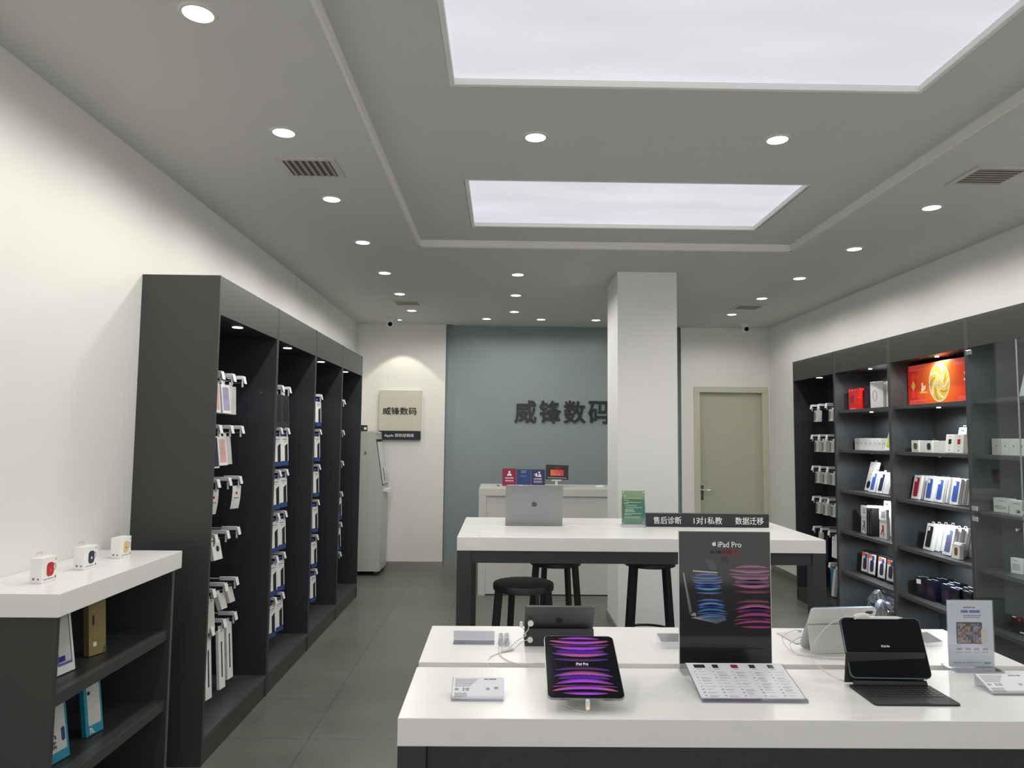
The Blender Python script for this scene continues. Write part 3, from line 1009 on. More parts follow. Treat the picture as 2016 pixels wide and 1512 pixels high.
MB().box(-.04, -.002, .27, .04, .052, .30, .001).build('carton_lid', M['card2'], t)

# ---------------------------------------------------------------- goods on the right shelves
# local frame: front -Y, width X, base at z = 0, origin at the back bottom edge
FX = 3.235
def case_box(label, w=.092, h=.186, d=.022, case=None, tall=False, tab=True, group='boxed phone cases', pattern=None):
    t = thing('phone_case_box', label, 'box', group=group)
    MB().box(-w / 2, -d, 0, w / 2, 0, h, .001).build('carton', M['card'], t)
    if case is not None:
        MB().rr(0, h / 2, w * .64, h * .80, .011, -d - .0010, -d + .0002).build('case_print', case, t)
        MB().rr(-w * .155, h * .795, w * .25, h * .155, .006, -d - .0016, -d + .0002).build('camera_cutout', M['card'], t)
        printlines(t, [(-.03, .0, .008, .0025)], M['inkgrey'], y=-d)
    if tab:
        mb = MB()
        for b in ((-.016, h, -.012, h + .016), (.012, h, .016, h + .016), (-.016, h + .012, .016, h + .017)):
            mb.box(b[0], -d * .5 - .0008, b[1], b[2], -d * .5 + .0008, b[3])
        mb.build('hang_tab', M['acrylicedge'] if tab == 'clear' else M['card'], t)
    return t
def shelf_put(proto, yc, shelf, lean, label, x=FX, turn=0.0, group=None, dz=.0006):
    return put(proto, (x, yc, SZ[shelf] + dz), -R90 + turn, -lean, label, group)

# bay C, third shelf: red and blue phone cases, each with more boxes behind it
cb_red = case_box('p', case=M['c_red'], tab='clear')
cb_blue = case_box('p', case=M['c_blue'], tab='clear')
cb_plain = case_box('p', case=None, tab='clear')
LEAN = .20
LC = (5.545, 5.375, 5.245, 5.065)
nm = ['red phone-case box at the left of the shelf of blue cases', 'first blue phone-case box, right of the red one', 'second blue phone-case box, in the middle of the shelf', 'third blue phone-case box, at the right end of the shelf by the post']
for i, y in enumerate(LC):
    shelf_put(cb_red if i == 0 else cb_blue, y, 2, LEAN, nm[i], group='phone-case boxes on the middle shelf')
    for j in range(3 if i < 3 else 2):
        shelf_put(cb_plain, y + .001 * j - .012 * (j + 1), 2, LEAN, 'white box leaning %s behind the %s phone-case box of the middle shelf' % (['first', 'second', 'third'][j], ['red', 'first blue', 'second blue', 'third blue'][i]), x=FX + .028 * (j + 1), group='phone-case boxes on the middle shelf')
# bay C, fourth shelf
cb_black = case_box('p', case=M['c_black'], w=.10, h=.20, d=.024)
cb_greyblue = case_box('p', case=M['c_greyblue'], w=.10, h=.20, d=.024)
mbx = MB()
for i in range(9):
    a = random.uniform(-.025, .025); z = random.uniform(.04, .15)
    mbx.box(a - .006, -.0262, z - .0015, a + .006, -.0248, z + .0015)
mbx.build('case_pattern', M['c_orange'], cb_greyblue)
shelf_put(cb_black, 5.40, 3, .22, 'black phone case in a white box leaning on the lower shelf', group='phone-case boxes on the lower shelf')
shelf_put(cb_greyblue, 5.165, 3, .22, 'grey-blue patterned phone case in a white box on the lower shelf', group='phone-case boxes on the lower shelf')
cb_plain2 = case_box('p', case=None, w=.10, h=.20, d=.024)
for i, (y, x) in enumerate(((5.385, .035), (5.36, .07), (5.33, .105), (5.15, .035), (5.13, .07), (5.10, .105))):
    shelf_put(cb_plain2, y, 3, .22, 'white hang-tab box number %s behind the %s case on the lower shelf' % (['one', 'two', 'three'][i % 3], 'black' if i < 3 else 'grey-blue'), x=FX + x, group='phone-case boxes on the lower shelf')
def earbud_box(label, col, w=.10, h=.095, d=.045, tab=True, sz=1.0, clip=True):
    t = thing('earbud_case_box', label, 'box')
    MB().box(-w / 2, -d, 0, w / 2, 0, h, .001).build('carton', M['card'], t)
    if col is not None:
        MB().rr(.004, h * .50, w * .46 * sz, h * .56, .014, -d - .0012, -d + .0002).build('case_print', col, t)
        if clip:
            MB().tube([(w * .33 + .006 * math.cos(a), -d - .0004, h * .56 + .012 * math.sin(a)) for a in [math.pi * 2 * i / 14 for i in range(14)]], .0012, 6, True).build('clip_print', M['inkgrey'], t)
            printlines(t, [(-.03, .025, h * .12, .003), (.03, .038, h * .14, .010)], M['inkgrey'], y=-d)
    if tab:
        mb = MB()
        for b in ((-.016, h, -.012, h + .016), (.012, h, .016, h + .016), (-.016, h + .012, .016, h + .017)):
            mb.box(b[0], -.0025, b[1], b[2], -.0013, b[3])
        mb.build('hang_tab', M['acrylic'], t)
    return t
eb_brown = earbud_box('p', M['c_brown'], w=.085, h=.10, d=.03, sz=.9, clip=False)
shelf_put(eb_brown, 5.02, 3, .08, 'small white box with a brown square print at the right end of the lower shelf', x=FX - .02)
eb_dark = earbud_box('p', M['c_darkgrey'], w=.08, h=.105, d=.03, sz=.5, clip=False)
shelf_put(eb_dark, 5.06, 3, .08, 'small white box with a dark oval, behind the brown-print box on the lower shelf', x=FX + .02)
# bay C, fifth shelf: navy cartons
def navy_carton(label):
    t = thing('navy_carton', label, 'box')
    MB().box(-.052, -.09, 0, .052, 0, .150, .004).build('carton', M['c_darknavy'], t)
    mb = MB().rr(0, .07, .06, .07, .02, -.0912, -.0895)
    mb.build('printed_panel', M['c_purpledark'], t)
    mb = MB().box(-.045, -.078, .1502, -.005, -.070, .1508).box(-.045, -.045, .1502, .02, -.036, .1508)
    mb.build('foil_lines', M['inkwhite'], t)
    return t
nc = navy_carton('p')
for i, (y, x, turn, s) in enumerate(((5.505, .0, .3, 'with a white label, leftmost'), (5.375, .0, .12, 'second from the left'), (5.215, .02, .1, 'third from the left'), (5.09, .0, .1, 'fourth from the left'),
                              (4.97, .02, .0, 'rightmost by the post'), (5.42, .10, .06, 'in the back row, left'), (5.27, .10, .06, 'in the back row, middle'), (5.10, .10, .06, 'in the back row, right'))):
    o = shelf_put(nc, y, 4, 0, 'dark navy glossy carton ' + s + ' on the low shelf', x=FX + .06 + x, turn=turn, group='navy cartons on the low shelf')
    if i == 0:
        pass
lab = MB().box(-.044, -.0916, .098, -.006, -.0900, .132).build('white_label', M['card'], nc)
lab['label'] = 'white sticker'
# bay C, second shelf: earbud cases and small boxes
eb_green = earbud_box('p', M['c_green'], w=.098, h=.090, d=.045)
eb_dk = earbud_box('p', M['c_dkgreen'], w=.098, h=.090, d=.045, clip=False)
eb_plain = earbud_box('p', None, w=.075, h=.088, d=.10)
shelf_put(eb_green, 5.49, 1, 0, 'white box with an olive green earbud case, left end of the upper shelf', x=FX + .01, group='earbud-case boxes on the upper shelf')
shelf_put(eb_dk, 5.315, 1, 0, 'white box with a dark green earbud case on the upper shelf', x=FX + .01, group='earbud-case boxes on the upper shelf')
shelf_put(eb_plain, 5.403, 1, 0, 'plain white box between the two green earbud-case boxes', x=FX + .07, group='earbud-case boxes on the upper shelf')
shelf_put(eb_plain, 5.225, 1, 0, 'plain white box, first right of the dark green earbud case', x=FX + .07, group='earbud-case boxes on the upper shelf')
shelf_put(eb_plain, 5.148, 1, 0, 'plain white box, second right of the dark green earbud case', x=FX + .07, group='earbud-case boxes on the upper shelf')
def window_box(col):
    t = thing('accessory_box', 'p', 'box')
    MB().box(-.050, -.030, 0, .050, 0, .132, .001).build('carton', M['card'], t)
    MB().box(-.016, -.0308, .062, .016, -.0296, .098).build('product_print', col, t)
    printlines(t, [(-.014, .014, .116, .003), (-.004, .004, .045, .006), (-.006, .006, .02, .01)], M['inkgrey'], y=-.030)
    return t
wb1, wb2 = window_box(M['inkblack']), window_box(M['c_red'])
shelf_put(wb1, 5.035, 1, .14, 'white box with a small black print on the upper shelf', x=FX - .03, group='accessory boxes on the upper shelf')
shelf_put(wb2, 4.93, 1, .10, 'white box with a small red print on the upper shelf, beside the post', x=FX - .03, group='accessory boxes on the upper shelf')
cb_thin = case_box('p', case=None, w=.09, h=.185, d=.02)
printlines(cb_thin, [(-.02, .02, .16, .008), (-.03, .03, .12, .003)], M['inkgrey'], y=-.02)
shelf_put(cb_thin, 5.03, 1, .20, 'tall white box leaning behind the box with the black print', x=FX + .03)
shelf_put(cb_thin, 4.93, 1, .20, 'tall white box leaning behind the box with the red print', x=FX + .03)
shelf_put(cb_thin, 4.83, 1, .20, 'tall white box leaning at the post end of the upper shelf', x=FX + .03)

# bay C, top compartment: red and gold picture, shelf light put in as a mild glow
t = thing('festive_picture', 'red and orange picture with a large gold oval, standing on the top shelf', 'picture', (FX, 5.20, SZ[0] + .0006), -R90)
MB().box(-.420, 0, 0, .420, .035, .318, .001).build('box_frame', M['c_crimson'], t)
W2, H2 = .417, .315
red, org, salmon, gold, pale = hx('e0281e'), hx('f08420'), hx('e86a5c'), hx('d8b64a'), hx('f2e2c4')
mb = MB()
NX, NZ = 40, 14
def lbcol(x, z):
    r = math.hypot((x + .01) / .30, (z - H2 / 2) / .30)
    k = max(0.0, min(1.0, 1.15 - r)) ** 1.2
    return [red[i] * (1 - k) + org[i] * k for i in range(3)]
for i in range(NX):
    for j in range(NZ):
        xs = [-W2 + 2 * W2 * (i + a) / NX for a in (0, 1)]; zs = [H2 * (j + a) / NZ for a in (0, 1)]
        mb.quad([(xs[0], -.001, zs[0]), (xs[1], -.001, zs[0]), (xs[1], -.001, zs[1]), (xs[0], -.001, zs[1])], [lbcol(xs[0], zs[0]), lbcol(xs[1], zs[0]), lbcol(xs[1], zs[1]), lbcol(xs[0], zs[1])])
bmesh.ops.remove_doubles(mb.bm, verts=mb.bm.verts[:], dist=1e-6)
mb.build('gradient_print', M['glowprint'], t, recalc=False)
mb = MB()
def flat(mbx, pts, y, c):
    mbx.quad([(p[0], y, p[1]) for p in pts], c)
def ring(mbx, cx, cz, rx, rz, th, y, c, n=48, a0=0, a1=2 * math.pi):
    for i in range(n):
        a, b = a0 + (a1 - a0) * i / n, a0 + (a1 - a0) * (i + 1) / n
        flat(mbx, [(cx + rx * math.cos(a), cz + rz * math.sin(a)), (cx + rx * math.cos(b), cz + rz * math.sin(b)),
                   (cx + (rx - th) * math.cos(b), cz + (rz - th) * math.sin(b)), (cx + (rx - th) * math.cos(a), cz + (rz - th) * math.sin(a))], y, c)
for sx in (1, -1):
    for (za, zb) in ((.270, H2), (0, .045)):
        for q in range(4):
            zz = za + (zb - za) * (q + .5) / 4
            xa = (-W2 + .02 if sx < 0 else .19 + q * .006); xb = (-.15 - q * .006 if sx < 0 else W2)
            mb.quad([(xa, -.0014, zz - .004), (xb, -.0014, zz - .004), (xb, -.0014, zz + .0035), (xa, -.0014, zz + .0035)], salmon)
        for q in range(10):
            xx = (-.31 + q * .013) if sx < 0 else (.22 + q * .017)
            ring(mb, xx, (za + zb) / 2, .006, .006, .002, -.0017, red, 10)
for zc in (.225, .085):
    ring(mb, -.345, zc, .034, .034, .003, -.0014, salmon, 4, math.pi / 4, math.pi / 4 + 2 * math.pi)
    ring(mb, -.345, zc, .018, .020, .003, -.0014, salmon, 20)
    ring(mb, -.345, zc, .008, .009, .003, -.0014, salmon, 12)
flat(mb, [(-.345, .112), (-.315, .155), (-.345, .198), (-.375, .155)], -.0014, gold)
for k in range(3):
    flat(mb, [(-.31 + k * .014, .205), (-.307 + k * .014, .205), (-.265 + k * .014, .265), (-.268 + k * .014, .265)], -.0014, salmon)
    flat(mb, [(-.31 + k * .014, .105), (-.307 + k * .014, .105), (-.265 + k * .014, .045), (-.268 + k * .014, .045)], -.0014, salmon)
# small stacked parcels and a bag, plain shapes
for (x, z, w, h) in ((-.225, .135, .022, .036), (-.205, .115, .03, .03), (-.225, .105, .03, .028), (-.19, .13, .018, .02)):
    flat(mb, [(x - w / 2, z), (x + w / 2, z), (x + w / 2, z + h), (x - w / 2, z + h)], -.0015, pale)
flat(mb, [(-.26, .09), (-.16, .09), (-.16, .103), (-.26, .103)], -.0016, gold)
flat(mb, [(.285, .182), (.335, .182), (.345, .212), (.275, .212)], -.0015, pale)
for k in range(5):
    flat(mb, [(.27 + k * .026, .150), (.29 + k * .026, .150), (.29 + k * .026, .168), (.27 + k * .026, .168)], -.0015, pale)
# gold oval
cx, cz = -.012, H2 / 2 + .003
for i in range(48):
    a, b = 2 * math.pi * i / 48, 2 * math.pi * (i + 1) / 48
    flat(mb, [(cx, cz), (cx + .118 * math.cos(a), cz + .138 * math.sin(a)), (cx + .118 * math.cos(b), cz + .138 * math.sin(b))], -.0018, gold)
ring(mb, cx, cz, .126, .146, .009, -.002, pale)
for k in range(10):
    a = k * math.pi / 5
    pts = []
    for u in range(7):
        rr_ = .055 + .058 * u / 6
        aa = a + u * .13
        pts.append((cx + rr_ * math.cos(aa), cz + 1.15 * rr_ * math.sin(aa)))
    for p, q in zip(pts, pts[1:]):
        dx_, dz_ = q[0] - p[0], q[1] - p[1]
        ln = math.hypot(dx_, dz_); nx_, nz_ = -dz_ / ln * .006, dx_ / ln * .006
        flat(mb, [(p[0] - nx_, p[1] - nz_), (q[0] - nx_, q[1] - nz_), (q[0] + nx_, q[1] + nz_), (p[0] + nx_, p[1] + nz_)], -.0022, (hx('e9e4da') if k % 2 else hx('b08a2e')))
ring(mb, cx, cz, .052, .056, .006, -.0024, pale, 32)
ring(mb, cx, cz, .036, .038, .005, -.0024, pale, 28)
ring(mb, cx, cz, .020, .022, .004, -.0024, hx('e9e4da'), 20)
mb.build('emblem_print', M['glowprint'], t, recalc=False)
for p in t.children:
    if p.name.startswith('box_frame'):
        p['label'] = 'red edge of the box'

# bay B goods
def big_box(name, label, w, h, d, m, loc, turn=0.0, cat='box'):
    t = thing(name, label, cat, loc, -R90 + turn)
    MB().box(-w / 2, -d, 0, w / 2, 0, h, .0015).build('carton', m, t)
    return t
z = SZ[0] + .0006
t = big_box('red_gift_box', 'bright red square box at the left of the top shelf, second-farthest bay', .155, .195, .12, M['c_crimson'], (FX + .08, 6.44, z), .18)
MB().rr(-.03, .10, .05, .075, .02, -.1208, -.1196).build('dark_print', M['c_magenta'], t)
printlines(t, [(-.06, .02, .012, .006), (.05, .075, .11, .004)], M['c_pink'], y=-.12)
mb = MB()
for q in range(4): mb.cyl((-.06 + q * .035, -.1208, .178), .006, .001, 'y', 12)
mb.build('dot_print', M['c_pink'], t)
t = big_box('dark_accessory_box', 'dark plum box on the top shelf between the red and white boxes', .10, .205, .08, M['c_deeppurple'], (FX + .08, 6.262, z), .1)
MB().rr(-.02, .10, .03, .12, .01, -.0808, -.0796).build('glossy_print', M['c_purpledark'], t)
t = big_box('headphone_box', 'large white box with a pale headphone drawing on the top shelf', .14, .228, .14, M['card'], (FX + .10, 6.075, z), .28)
MB().tube([(-.02 + .022 * math.cos(a), -.1405, .11 + .045 * math.sin(a)) for a in [math.pi * 2 * i / 24 for i in range(24)]], .003, 6, True).build('oval_print', M['inklight'], t)
t = big_box('accessory_box', 'white box with a dark round print on the top shelf, by the post', .12, .225, .10, M['card'], (FX + .10, 5.885, z), .0)
MB().cyl((.02, -.1008, .09), .04, .001, 'y', 28).build('round_print', M['c_black'], t)
# second shelf: row of upright white boxes, then a lime one
def row_box(w, m):
    t = thing('accessory_box', 'p', 'box')
    MB().box(-w / 2, -.11, 0, w / 2, 0, .106, .001).build('carton', m, t)
    MB().rr(0, .058, .012, .012, .0055, -.1106, -.1098).build('round_mark', M['inkgrey'], t)
    return t
rb1, rb2 = row_box(.082, M['card2']), row_box(.074, M['card'])
ys = [6.485, 6.405, 6.327, 6.249, 6.171, 6.093, 6.015]
for i, y in enumerate(ys):
    shelf_put(rb1 if i == 0 else rb2, y, 1, 0, 'upright %s box, %s from the left in the row on the second-farthest bay' % ('greyish' if i == 0 else 'white', ['first', 'second', 'third', 'fourth', 'fifth', 'sixth', 'seventh'][i]), x=FX + .12, group='upright boxes in the second-farthest bay')
lm = case_box('p', w=.13, h=.17, d=.02, case=None, tab=False)
MB().rr(-.01, .085, .085, .12, .02, -.0212, -.0198).build('lime_print', M['c_lime'], lm)
lm.name = 'lime_case_box'
shelf_put(lm, 5.865, 1, .28, 'white box with a lime green print leaning beside the post', x=FX - .02)
# third shelf
tb = case_box('p', w=.135, h=.265, d=.02, case=None)
mb = MB()
for i in range(34):
    a, zz = random.uniform(-.055, .055), random.uniform(.09, .25)
    mb.box(a - .004, -.0208, zz - .002, a + .004, -.0198, zz + .002)
mb.build('speckle_print', M['inkgrey'], tb)
MB().rr(-.018, .055, .06, .07, .03, -.021, -.0198).build('dark_print', M['c_black'], tb)
shelf_put(tb, 6.37, 2, .26, 'tall white box with a speckled print leaning on the shelf', x=FX + .06)
shelf_put(cb_blue, 6.215, 2, .26, 'blue phone case in a white box, beside the tall speckled box', x=FX + .01)
cb_navy = case_box('p', case=M['c_navy'])
shelf_put(cb_navy, 6.085, 2, .26, 'navy phone case in a white box on the shelf beside the blue one', x=FX + .01)
shelf_put(cb_plain, 5.985, 2, .26, 'white phone-case box half hidden by the post, right of the navy case', x=FX + .01)
shelf_put(cb_plain, 6.18, 2, .26, 'white phone-case box leaning behind the blue case box', x=FX + .05)
# fourth shelf: white blister packs printed with a small figure (plain abstract blot here)
def blister(col, w=.115, h=.245):
    t = thing('blister_pack', 'p', 'package')
    MB().box(-w / 2, -.020, 0, w / 2, 0, h, .0015).build('carton', M['card'], t)
    MB().box(-w / 2 - .001, -.024, h * .62, w / 2 + .001, -.019, h - .002, .001).build('header_card', M['card'], t)
    mb = MB()
    mb.rr(.0, h * .34, .022, .06, .01, -.0212, -.0198)
    mb.bar((-.01, -.0206, h * .30), (-.026, -.0206, h * .10), .010, .0012)
    mb.bar((.008, -.0206, h * .28), (.016, -.0206, h * .08), .010, .0012)
    mb.bar((-.006, -.0206, h * .42), (-.034, -.0206, h * .46), .008, .0012)
    mb.build('abstract_print', col, t)
    printlines(t, [(-.025, .035, h * .9 - i * .011, .006) for i in range(5)], M['inkgrey'], y=-.0242)
    return t
bp1, bp2 = blister(M['c_greyblue']), blister(M['c_red'])
bpk = case_box('p', w=.11, h=.25, d=.016, case=None, tab=False)
shelf_put(bp1, 6.335, 3, .03, 'white pack with a grey-blue print and header card, front left of the shelf', x=FX + .0, group='white packs with header cards')
shelf_put(bp2, 6.025, 3, .03, 'white pack with a red print and header card, front right of the shelf', x=FX + .0, group='white packs with header cards')
for i in range(4):
    dk = i % 2
    o = shelf_put(bpk if True else None, 6.305 - .012 * i, 3, .03, 'plain white pack standing %s behind the grey-blue one' % ['first', 'second', 'third', 'fourth'][i], x=FX + .03 + .028 * i, group='white packs with header cards')
for i, (yy, hh, lb) in enumerate(((6.215, .235, 'left'), (6.185, .225, 'middle'), (6.150, .240, 'right'))):
    bkk = thing('black_sleeve', 'thin black sleeve filed upright between the white header-card packs, %s of three' % lb, 'package', (FX + .04, yy, SZ[3] + .0006), -R90, -.03, group='black sleeves on the shelf')
    MB().box(-.009, -.10, 0, .009, 0, hh, .002).build('sleeve', M['c_black'], bkk)
    MB().box(-.004, -.1006, .02, .004, -.0998, hh - .03).build('spine_print', M['c_grey'], bkk)
tp = case_box('p', w=.115, h=.30, d=.02, case=None, tab=True)
printlines(tp, [(-.03, .03, .27, .008), (.02, .03, .24, .02)], M['inkblack'], y=-.02)
shelf_put(tp, 6.20, 3, .03, 'taller white pack rising behind the black sleeve', x=FX + .13)
shelf_put(tp, 6.00, 3, .03, 'taller white pack rising behind the red-print one', x=FX + .10)
# fifth shelf: four dark cartons with colourful fronts
def dark_carton():
    t = thing('dark_carton', 'p', 'box')
    MB().box(-.056, -.085, 0, .056, 0, .200, .002).build('carton', M['c_black'], t)
    MB().box(-.047, -.0862, .015, .047, -.0848, .185).build('front_print', M['c_palegrey'], t)
    MB().rr(.0, .085, .05, .10, .02, -.0868, -.0858).build('dark_print', M['c_purpledark'], t)
    MB().box(-.045, -.0867, .150, -.005, -.0857, .183).build('red_print', M['c_orange'], t)
    MB().box(-.003, -.0867, .135, .03, -.0857, .175).build('blue_print', M['c_cobalt'], t)
    return t
dc = dark_carton()
for i, y in enumerate((6.405, 6.285, 6.125, 5.985)):
    shelf_put(dc, y, 4, .10, 'black carton with a colourful front, %s from the left on the low shelf' % ['first', 'second', 'third', 'fourth'][i], x=FX + .085, turn=.12, group='black cartons with colourful fronts')
# bottom: crumpled clear bag with blue goods
t = thing('plastic_bag', 'crumpled clear plastic bag with dark blue goods at the foot of the cabinet', 'bag', (3.22, 6.02, .1355))
t.scale = (1.15, 1.2, .98)
def blob(mbx, c, s, amp, seed, sub=3):
    rnd = random.Random(seed)
    g = bmesh.ops.create_icosphere(mbx.bm, subdivisions=sub, radius=1.0)
    ph = [(rnd.uniform(2, 9), rnd.uniform(2, 9), rnd.uniform(2, 9), rnd.uniform(0, 6)) for _ in range(6)]
    for v in g['verts']:
        n = v.co.copy()
        k = 1 + amp * sum(abs(math.sin(n.x * a + n.y * b + n.z * c_ + d)) for a, b, c_, d in ph) / 6
        v.co = Vector((c[0] + n.x * s[0] * k, c[1] + n.y * s[1] * k, max(.001, c[2] + n.z * s[2] * k)))
mb = MB(); blob(mb, (0, 0, .13), (.075, .155, .125), .28, 3, 4)
from mathutils import noise as mnoise
for v in mb.bm.verts:
    d = mnoise.noise_vector(v.co * 16) * .030 + mnoise.noise_vector(v.co * 42) * .010
    v.co = v.co + Vector((d.x * .8, d.y, d.z))
    v.co.z = min(max(v.co.z, .001), .285 - .25 * abs(v.co.y))
mb.build('clear_film', M['bag'], t)
mb = MB(); blob(mb, (.01, -.04, .10), (.045, .095, .085), .3, 5); mb.build('blue_goods', M['c_navy'], t, True)
mb = MB(); blob(mb, (.01, .08, .10), (.035, .04, .07), .3, 9); mb.build('pale_goods', M['c_palegrey'], t, True)
t = thing('white_display_card', 'white card with slanting grey lettering at the foot of the third bay', 'card', (3.20, 5.06, .1355), -R90 - .1)
MB().box(-.10, -.003, 0, .10, 0, .30, .001).build('card', M['card'], t)
text('lettering', 'lara', M['inkgrey'], t, w=.24, h=.07, loc=(-.035, -.0031, .16), rot=(math.pi / 2, -R90 - .12, 0), bold=.02)

# bay D goods behind glass
z = SZ[0] + .0006
for i, (y, tl) in enumerate(((4.350, .38), (4.17, .38))):
    t = thing('angled_display_board', 'white slanting board on the top shelf behind glass, %s one' % ('left' if i == 0 else 'right'), 'display board', (FX + .03 + .03 * i, y, z), -R90)
    MB().prism([(-.085, 0), (.085, 0), (.085, .31), (.030, .31 - .02 * i)], -.012, 0).build('board', M['bluepaper'] if i == 0 else M['card'], t)
rb3 = row_box(.088, M['card2']); rb4 = row_box(.070, M['card'])
for i, y in enumerate((4.60, 4.52, 4.447, 4.374, 4.30, 4.228)):
    shelf_put(rb3 if i == 0 else rb4, y, 1, 0, 'upright %s box behind the glass door, %s from the left' % ('greyish' if i == 0 else 'white', ['first', 'second', 'third', 'fourth', 'fifth', 'sixth'][i]), x=FX + .09, group='upright boxes behind the glass')
t = big_box('accessory_box', 'flat white box with a grey disc print behind the lower part of the glass', .12, .092, .06, M['card'], (FX + .03, 4.575, SZ[2] + .0006), .1)
MB().tube([(-.005 + .045 * math.cos(a), -.0604, .034 + .007 * math.sin(a)) for a in [math.pi * 2 * i / 24 for i in range(24)]], .0018, 6, True).build('disc_print', M['inkgrey'], t)
printlines(t, [(-.02, .03, .074, .005)], M['inklight'], y=-.06)
t = big_box('accessory_box', 'white box behind the right half of the flat disc-print box, by the door knob', .13, .090, .06, M['card'], (FX + .01, 4.40, SZ[2] + .0006), .0)
printlines(t, [(-.03, .03, .070, .005)], M['inkgrey'], y=-.06)
t = big_box('charger_box', 'small white box standing alone on a shelf behind the glass', .072, .096, .03, M['card'], (FX + .02, 4.49, SZ[3] + .0006), .35)
printlines(t, [(-.02, .01, .08, .005)], M['inklight'], y=-.03)
MB().box(-.025, -.0306, .02, .022, -.0297, .062).build('grey_print', M['c_palegrey'], t)
t = big_box('earphone_box', 'black box with two red discs and a carry handle on the low shelf behind glass', .105, .115, .09, M['c_black'], (FX + .07, 4.49, SZ[4] + .0006), .3)
mb = MB()
for x in (.0, .034): mb.cyl((x, -.0912, .087), .010, .0015, 'y', 18)
mb.build('red_discs', M['c_red'], t)
MB().tube([(-.02, -.05, .115), (-.02, -.05, .135), (.02, -.05, .135), (.02, -.05, .115)], .003, 6).build('handle', M['blackplastic'], t)
printlines(t, [(-.045, -.02, .098, .007), (.0, .035, .012, .008)], M['inkwhite'], y=-.09)

# =================================================================== left low counter
t = thing('display_counter', 'low charcoal display counter with a white top against the left wall', 'counter', (0, 0, 0))
cx0, cx1, cy0, cy1 = XL + .001, -1.535, 2.53, 3.415
MB().box(cx0, cy0 - .03, 1.028, -1.512, cy1 + .02, 1.108, .002).build('worktop', M['quartz'], t)
MB().box(cx0, cy0, 0, cx1, cy0 + .02, 1.0275, .0008).build('side_panel', M['lam'], t)
MB().box(cx0, cy1 - .022, 0, cx1, cy1, 1.0275, .0008).build('side_panel', M['lam'], t)
MB().box(cx1 - .006, cy1 - .0215, 0, cx1 + .001, cy1 - .0005, 1.0272).build('edge_band', M['lamedge'], t)
MB().box(cx0, cy0 + .02, 0, cx0 + .016, cy1 - .022, 1.0275).build('back_panel', M['lamin'], t)
for z in (.752, .435, .10):
    MB().box(cx0 + .017, cy0 + .0205, z - .045, cx1 - .010, cy1 - .0225, z, .001).build('shelf', M['lam'], t)
MB().box(cx0 + .017, cy0 + .0205, 0, cx1 - .02, cy1 - .0225, .0545).build('plinth', M['lam'], t)

def ear3(y, col, label, mark):
    b = earbud_box(label, col, w=.082, h=.090, d=.044)
    b.location = (-1.722, y + .041, 1.1085)
    b.rotation_euler = (0, 0, R90 - .05)
    tag(b, label, 'box', 'earbud-case boxes on the white counter')
    MB().rr(.004, .042, .008, .009, .002, -.0458, -.0450).build('small_mark', mark, b)
    printlines(b, [(.030, .036, .078, .008)], M['inklight'], y=-.044)
    mb = MB()
    mb.box(-.0414, -.035, .012, -.0411, -.028, .018).box(-.0414, -.018, .012, -.0411, -.010, .020)
    mb.build('side_print', M['inkgrey'], b)
ear3(2.665, M['c_red'], 'white box with a red earbud case, nearest on the white counter', M['c_orange'])
ear3(2.93, M['c_navy'], 'white box with a navy earbud case, middle one on the white counter', M['inkwhite'])
ear3(3.20, M['c_yellow'], 'white box with a pale yellow earbud case, farthest on the white counter', M['inkgrey'])

def leaning(name, label, w, h, d, m, loc, lean, turn=0.0, cat='box'):
    t = thing(name, label, cat, loc, R90 + turn, -lean)
    MB().box(-w / 2, -d, 0, w / 2, 0, h, .001).build('carton', m, t)
    return t
sx = -1.66
t = leaning('strap_box', 'white-edged box with a grey-blue window on the upper counter shelf, left', .095, .235, .022, M['card'], (sx, 2.78, .7526), .16, -.15)
MB().rr(0, .125, .072, .19, .004, -.0226, -.0215).build('window', M['c_greyblue'], t)
MB().rr(0, .125, .060, .17, .004, -.0232, -.0221).build('inner_sleeve', M['c_palegrey'], t)
MB().rr(-.015, .055, .03, .02, .003, -.0238, -.0228).build('blue_label', M['c_indigo'], t)
t = leaning('gold_box', 'olive gold box standing on the upper counter shelf', .080, .235, .03, M['c_greybrown'], (sx - .02, 3.02, .7526), .08, -.35)
MB().box(-.024, -.0306, .12, -.014, -.0296, .16).build('dark_slot', M['c_darkgrey'], t)
MB().box(-.02, -.0306, .035, -.005, -.0296, .052).build('white_mark', M['card'], t)
MB().prism([(.02, .0), (.04, .0), (.04, .045)], -.0306, -.0296).build('green_corner', M['c_green'], t)
t = leaning('cyan_case_box', 'box with a cyan frame around a grey case, lower counter shelf, right', .092, .205, .022, M['c_teal'], (sx - .01, 3.02, .4356), .14, -.2)
MB().rr(.002, .115, .066, .155, .006, -.0226, -.0215).build('case_window', M['c_palegrey'], t)
MB().rr(-.022, .165, .014, .014, .003, -.0232, -.0224).build('camera_print', M['c_darkgrey'], t)
text('lettering', 'n.', M['inkwhite'], t, w=.022, h=.022, loc=(-.018, -.0222, .018), bold=.03)
t = leaning('blue_case_box', 'grey case box with a cyan base, lower counter shelf, left', .095, .225, .022, M['c_teal'], (sx, 2.775, .4356), .16, -.15)
MB().box(-.040, -.0226, .035, .036, -.0215, .215).build('case_window', M['c_palegrey'], t)
MB().rr(.022, .09, .018, .05, .008, -.0232, -.0222).build('blue_print', M['c_cobalt'], t)
text('lettering', 'CAS', M['inkgrey'], t, w=.05, h=.018, loc=(-.025, -.0228, .075), rot=(math.pi / 2, R90, 0), bold=.01)
